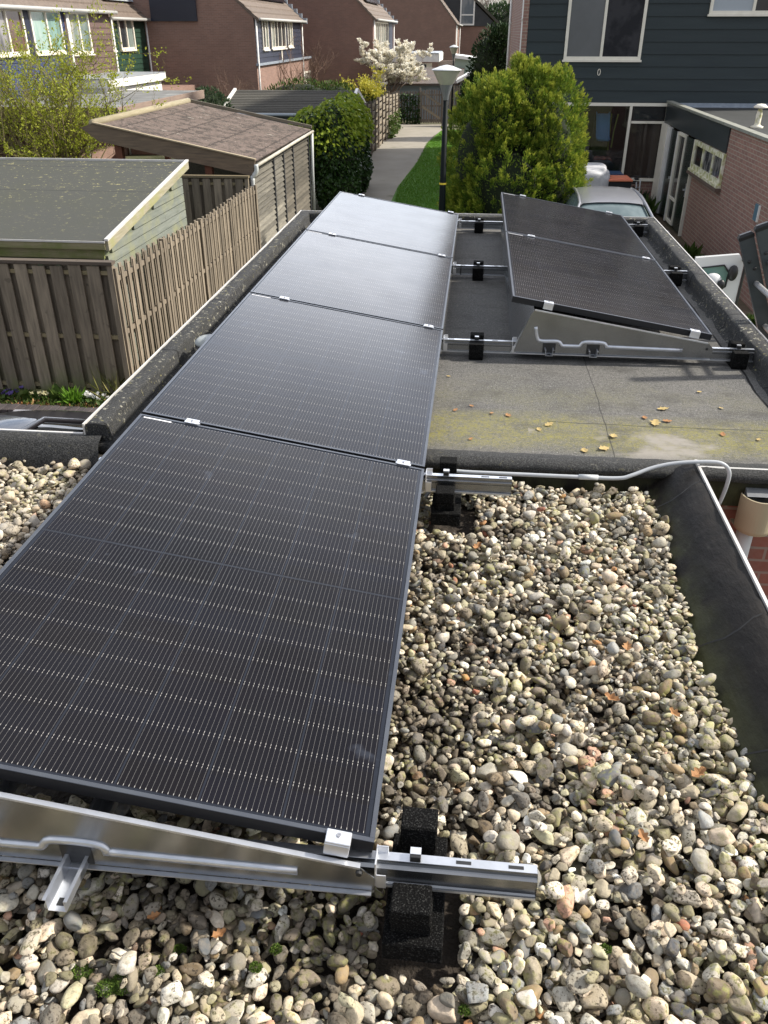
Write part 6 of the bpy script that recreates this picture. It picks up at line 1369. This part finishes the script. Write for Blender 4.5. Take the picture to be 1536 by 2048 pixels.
# ------------------------------------------------------------------ vehicles
tyre = mat('tyre', (.015, .015, .015), rough=.8); rimm = mat('wheel_rim', (.4, .4, .42), rough=.3, metal=.8)
def car(name, label, loc, rotz, paint, glass_m, H=1.5, Wd=1.76, Ln=4.2, kind='car'):
    t = thing(name, label, kind, loc, None, (0, 0, rotz)); hw = Wd/2; s = Ln/4.24
    def loft(st, m, nm, ring):
        V = []; F = []; k = None
        for a in st:
            r_ = ring(*a[1:]); k = len(r_); V += [(x, a[0]*s, z*H/1.5) for x, z in r_]
        for i in range(len(st)-1):
            for j in range(k): F.append((i*k+j, i*k+(j+1) % k, (i+1)*k+(j+1) % k, (i+1)*k+j))
        F.append(tuple(range(k))); F.append(tuple(range((len(st)-1)*k, len(st)*k))[::-1])
        o = MB().add(V, F).build(nm, m, t, local=True, smooth=True); sb = o.modifiers.new('sub', 'SUBSURF'); sb.levels = 2; sb.render_levels = 2; return o
    def ringb(w_, zt, zb): w_ = w_*hw/.88; return [(-w_*.9, zb), (-w_, zb+.12), (-w_*1.0, (zt+zb)/2), (-w_*.99, zt-.12), (-w_*.93, zt-.03), (-w_*.6, zt+.01), (0, zt+.025), (w_*.6, zt+.01), (w_*.93, zt-.03), (w_*.99, zt-.12), (w_, (zt+zb)/2), (w_, zb+.12), (w_*.9, zb), (0, zb)]
    loft([(-2.12, .60, .58, .28), (-2.05, .74, .68, .22), (-1.75, .83, .80, .2), (-1.35, .87, .90, .2), (-.95, .88, .98, .2), (-.3, .88, 1.0, .2), (.6, .88, 1.02, .2), (1.5, .88, 1.04, .2), (1.95, .83, 1.0, .24), (2.1, .74, .9, .3)], paint, 'body', ringb)
    def ringg(wb, wr, zt, zb): k = hw/.88; wb *= k; wr *= k; return [(-wb, zb), (-(wb*.5+wr*.5)-.01, (zt+zb)/2), (-wr, zt-.05), (-wr*.85, zt-.005), (0, zt+.018), (wr*.85, zt-.005), (wr, zt-.05), ((wb*.5+wr*.5)+.01, (zt+zb)/2), (wb, zb), (0, zb-.02)]
    loft([(-1.12, .74, .72, 1.0, .95), (-1.0, .78, .74, 1.05, .95), (-.35, .82, .61, 1.39, .96), (-.1, .82, .585, 1.455, .96), (.6, .82, .58, 1.49, .98), (1.3, .80, .56, 1.455, .98), (1.55, .78, .56, 1.37, .98), (1.98, .72, .66, 1.05, .95)], glass_m, 'windows', ringg)
    V = []; F = []; rows = [(-.30, .605, 1.425), (-.12, .60, 1.468), (.2, .595, 1.495), (.7, .59, 1.507), (1.2, .575, 1.485), (1.42, .57, 1.445)]
    for y, w_, z in rows:
        w_ *= hw/.88
        for f in (-1, -.9, -.5, 0, .5, .9, 1): V.append((f*w_, y*s, (z-(.055 if abs(f) == 1 else .018 if abs(f) == .9 else .0)+.012*(1-abs(f)))*H/1.5))
    k = 7
    for i in range(len(rows)-1):
        for j in range(k-1): F.append((i*k+j, i*k+j+1, (i+1)*k+j+1, (i+1)*k+j))
    MB().add(V, F).build('roof_panel', paint, t, local=True, smooth=True)
    for sx in (-1, 1):
        q = [(sx*.80*hw/.88, -1.08*s, .99*H/1.5), (sx*.73*hw/.88, -.72*s, 1.2*H/1.5), (sx*.615*hw/.88, -.30*s, 1.405*H/1.5), (sx*.60*hw/.88, .2*s, 1.465*H/1.5), (sx*.59*hw/.88, .8*s, 1.47*H/1.5), (sx*.58*hw/.88, 1.35*s, 1.44*H/1.5), (sx*.68*hw/.88, 1.75*s, 1.22*H/1.5), (sx*.74*hw/.88, 2.0*s, 1.02*H/1.5)]
        MB().tube(q, .028, 8).build('pillar', paint, t, local=True, smooth=True)
        for yy in (-1.35, 1.35):
            wh = MB(); wh.lathe([(.02, -.1), (.29, -.1), (.315, -.07), (.315, .07), (.29, .1), (.02, .1)], (0, 0, 0), 20); wh.v = [(sx*(hw-.09)+z, yy*s+x, .315+y) for x, y, z in wh.v]; wo = wh.build('wheel', tyre, t, local=True, smooth=True)
            rm_ = MB(); rm_.lathe([(.01, .105), (.19, .105), (.20, .09)], (0, 0, 0), 16); rm_.v = [(sx*(hw-.09)+z*sx, yy*s+x, .315+y) for x, y, z in rm_.v]; rm_.build('rim', rimm, wo, local=True)
        MB().bbox(sx*(hw-.30)-.12, sx*(hw-.30)+.12, -2.02*s, -1.93*s, .60, .69, .02).build('headlight', glass('headlight_glass', (.3, .3, .32), .05) if 'headlight_glass' not in bpy.data.materials else bpy.data.materials['headlight_glass'], t, local=True)
        MB().ellip((sx*(hw+.08), -.75*s, 1.02), (.09, .06, .065)).build('wing_mirror', paint, t, local=True, smooth=True)
        MB().tube([(sx*.1-.35, -1.10*s, .975*H/1.5), (sx*.1+.02, -.98*s, 1.075*H/1.5), (sx*.1+.25, -.93*s, 1.09*H/1.5)], .010, 5).build('wiper', black_pl, t, local=True)
    return t
def paint(name, c, metal=.5): 
    b = NB(name); b.col(b.mix(b.noise(b.pos(), 2, 3), c, tuple(.85*x for x in c))); b.set(Metallic=metal, Roughness=.32, Coat_Weight=.6, Coat_Roughness=.05); return b.m
car('silver_car', 'silver car parked nose towards the garage beside the conifer bush', (2.80, 16.2, G), 0, paint('silver_paint', (.42, .43, .47)), glass('windscreen', (.16, .21, .22), .04, (.10, .14, .15), 2), 1.56, 1.80, 4.2)
car('dark_car', 'dark car parked left of the garage, only its windscreen and bonnet showing', (-4.15, 4.85, G), math.pi, paint('dark_paint', (.02, .02, .025), .3), glass('dark_windscreen', (.02, .022, .025), .02), 1.48, 1.78, 4.3)
wc = car('white_car', 'white car hidden beside the garage with its front door standing open', (2.66, 9.6, G), 0, paint('white_car_paint', (.72, .73, .72), 0), glass('green_tint_glass', (.05, .09, .08), .03), 1.42, 1.5, 3.9)
# open door: its outer skin faces the street, hinge at the rear of the opening
dw = bpy.data.materials['white_car_paint']; DY = 10.9
def door_open(y, x0, x1, zt, zb, sign=1):
    mb = MB(); o = [(x0, zb), (x1-.08, zb), (x1, zb+.14), (x1+.02, zt-.12), (x1-.06, zt), (x0, zt-.06)]
    i_ = [(x0+.10, zt-.50), (x1-.24, zt-.50), (x1-.17, zt-.44), (x1-.16, zt-.25), (x1-.24, zt-.15), (x0+.10, zt-.19)]
    V = []; 
    for yy in (y-.04, y+.04):
        V += [(x, yy, z) for x, z in o]+[(x, yy, z) for x, z in i_]
    F = []
    for s_ in (0, 12):
        for j in range(6): F.append((s_+j, s_+(j+1) % 6, s_+6+(j+1) % 6, s_+6+j))
    for j in range(6): F.append((j, 12+j, 12+(j+1) % 6, (j+1) % 6)); F.append((6+j, 6+(j+1) % 6, 18+(j+1) % 6, 18+j))
    mb.add(V, F); d = mb.build('door', dw, wc)
    g = MB().quad(*[(x, y, z) for x, z in i_]).build('door_window', mat('green_window', (.22, .40, .34), (.3, .46, .4), sc=2, rough=.15), d)
    sl_ = MB().tube([(x, y-.045, z) for x, z in i_]+[(i_[0][0], y-.045, i_[0][1])], .014, 6).build('window_seal', black_pl, d)
    MB().tube([(x1+.025, y-.05, zb+.14), (x1+.04, y-.05, zt-.12)], .018, 6).build('door_seal', black_pl, d)
    MB().bbox(x1-.02, x1+.12, y-.12, y+.0, zt-.10, zt-.02, .02).build('latch', black_pl, d)
    MB().ellip((x1-.12, y-.10, zt-.24), (.07, .05, .11)).build('wing_mirror', black_pl, d, smooth=True)
    MB().ellip((x1-.38, y-.12, zt-.36), (.13, .08, .12)).build('mirror_housing', dw, d, smooth=True)
    MB().ellip((x1-.28, y-.20, zt-.38), (.055, .04, .07)).build('mirror_glass', black_pl, d, smooth=True)
    return d
door_open(10.9, 3.25, 3.88, -1.02, -2.3)
gp = thing('glass_sheet', 'pale green glass pane sticking out beyond the right roof edge', 'glass pane', (3.8, 10.2, -2.0))
MB().add([(3.4, 10.4, -1.98), (4.18, 10.75, -2.02), (3.75, 10.25, -2.12), (3.2, 9.8, -2.1), (3.4, 10.4, -1.995), (4.18, 10.75, -2.035), (3.75, 10.25, -2.135), (3.2, 9.8, -2.115)], [(0, 3, 2, 1), (4, 5, 6, 7), (0, 1, 5, 4), (1, 2, 6, 5), (2, 3, 7, 6), (3, 0, 4, 7)]).build('pane', mat('pale_green_glass', (.42, .60, .56), rough=.1), gp)

# wheelie bins, tarpaulin, bicycle
def wheelie(label, x, y, cl, rz=0):
    t = thing('wheelie_bin', label, 'bin', (x, y, G), None, (0, 0, rz)); bm_ = mat('bin_body', (.03, .035, .04), rough=.5) if 'bin_body' not in bpy.data.materials else bpy.data.materials['bin_body']
    MB().add([(-.24, -.26, .06), (.24, -.26, .06), (.24, .22, .06), (-.24, .22, .06), (-.29, -.35, .98), (.29, -.35, .98), (.29, .33, .98), (-.29, .33, .98)], [(0, 3, 2, 1), (0, 1, 5, 4), (1, 2, 6, 5), (2, 3, 7, 6), (3, 0, 4, 7), (4, 5, 6, 7)]).build('body', bm_, t, local=True)
    lid = MB().bbox(-.31, .31, -.39, .34, .985, 1.04, .015).build('lid', cl, t, local=True); MB().bbox(-.27, .27, -.34, .26, 1.041, 1.06, .01).build('lid_top', cl, lid, local=True)
    MB().tube([(-.25, .38, .98), (.25, .38, .98)], .018, 8).build('handle', bm_, t, local=True)
    for sx in (-1, 1):
        wh = MB().lathe([(.001, -.025), (.1, -.025), (.1, .025), (.001, .025)], (0, 0, 0), 14); wh.v = [(sx*.22+z, .28+xx, .1+yy) for xx, yy, z in wh.v]; wh.build('wheel', tyre, t, local=True)
wheelie('wheelie bin with a dark blue lid behind the orange lidded one', 3.78, 23.15, mat('blue_lid', (.012, .05, .13), rough=.4)); wheelie('wheelie bin with an orange lid behind the silver car', 3.86, 22.35, mat('orange_lid', (.85, .26, .14), rough=.4), .05)
tp = thing('grey_tarpaulin', 'crumpled pale grey tarpaulin over a pile between the conifer bush and the bins', 'tarpaulin', (3.1, 22.3, G))
V0, F0 = ico(3); V = np.sign(V0)*np.abs(V0)**.38; V = V*(1+.07*vnoise(V0, 5, 21)[:, None]+.07*vnoise(V0, 12, 22)[:, None])*(.55, .5, .72)+(3.05, 22.4, G+.62)
npmesh('cover', V, F0, mat('grey_tarpaulin', (.74, .74, .76), (.55, .55, .57), sc=4, rough=.6), tp, False)
bk = thing('bicycle', 'dark and white bicycle leaning below the ground floor window', 'bicycle', (4.45, 22.6, G)); bx_ = 4.45
wp = mat('white_bike_paint', (.7, .7, .7), rough=.35)
for yy in (22.2, 23.25):
    MB().tube([(bx_, yy+.34*math.cos(a/20*6.2832), G+.34+.34*math.sin(a/20*6.2832)) for a in range(21)], .018, 6).build('wheel', tyre, bk, smooth=True)
MB().tube([(bx_, 22.25, G+.34), (bx_, 22.4, G+.75), (bx_, 22.42, G+1.0)], .018, 6).build('fork', wp, bk); MB().tube([(bx_, 22.4, G+.72), (bx_, 22.75, G+.32), (bx_, 22.95, G+.85)], .018, 6).tube([(bx_, 22.42, G+.8), (bx_, 22.9, G+.7)], .016, 6).build('frame', wp, bk)
MB().tube([(bx_-.26, 22.62, G+1.0), (bx_-.2, 22.48, G+1.05), (bx_, 22.42, G+1.06), (bx_+.2, 22.48, G+1.05), (bx_+.26, 22.62, G+1.0)], .013, 6).build('handlebar', black_pl, bk); MB().ellip((bx_, 22.98, G+.92), (.07, .13, .03)).build('saddle', black_pl, bk, smooth=True); MB().box(bx_-.08, bx_+.08, 23.1, 23.5, G+.78, G+.80).build('carrier', black_pl, bk)

# ------------------------------------------------------------------ extension ladder leaning on the right roof edge
ld = thing('extension_ladder', 'grey two part ladder with black end caps leaning on the right edge of the roof', 'ladder', (2.95, 3.6, G))
lad_m = mat('painted_ladder', (.055, .065, .068), (.075, .085, .088), sc=6, rough=.45, metal=.3); rung_m = mat('ladder_rung', (.5, .5, .5), (.38, .38, .38), sc=20, rough=.5, metal=.5)
bot = Vector((3.12, 0, G)); tp_ = Vector((1.735, 0, .585)); dl_ = (tp_-bot).normalized(); nl_ = Vector((dl_.z, 0, -dl_.x))   # nl_ points away from the roof, upward right
def stile(y, o, m0, m1, nm):
    mb = MB(); a = bot+dl_*m0+nl_*o; b = bot+dl_*m1+nl_*o; V = []
    for q in (a, b):
        for (u, v) in ((-.040, -.016), (.040, -.016), (.040, .016), (-.040, .016)): V.append((q.x+nl_.x*u, y+v, q.z+nl_.z*u))
    mb.add(V, [(0, 1, 2, 3), (7, 6, 5, 4), (0, 4, 5, 1), (1, 5, 6, 2), (2, 6, 7, 3), (3, 7, 4, 0)]); st = mb.build('stile', lad_m, ld)
    cp = MB(); V = []
    for k, q in ((1.08, b-dl_*.005), (1.12, b+dl_*.015), (.8, b+dl_*.03)):
        for (u, v) in ((-.040, -.016), (.040, -.016), (.040, .016), (-.040, .016)): V.append((q.x+nl_.x*u*k, y+v*k, q.z+nl_.z*u*k))
    cp.add(V, [(i*4+j, (i+1)*4+j, (i+1)*4+(j+1) % 4, i*4+(j+1) % 4) for i in range(2) for j in range(4)]+[(8, 9, 10, 11)]); cp.build('end_cap', black_pl, st)
    for k, u in ((.14, -.012), (.19, .008)):
        q = b-dl_*k+nl_*u; MB().ellip((q.x, y-.018, q.z), (.011, .006, .011), 10, 6).build('rivet', steel_black, st, smooth=True)
    return st
Lt = (tp_-bot).length
for y in (4.02, 3.34): stile(y, 0, 0, Lt, 'near')
for y in (3.98, 3.38): stile(y, .088, 1.0, Lt+.03, 'fly')
for i in range(13):
    q = bot+dl_*(Lt-.28-i*.28)
    if q.z > G+.2: MB().tube([(q.x, 3.355, q.z), (q.x, 4.005, q.z)], .016, 8).build('rung', rung_m, ld, smooth=True)
for i in range(8):
    q = bot+dl_*(Lt-.17-i*.28)+nl_*.088; MB().tube([(q.x, 3.395, q.z), (q.x, 3.965, q.z)], .016, 8).build('rung', rung_m, ld, smooth=True)
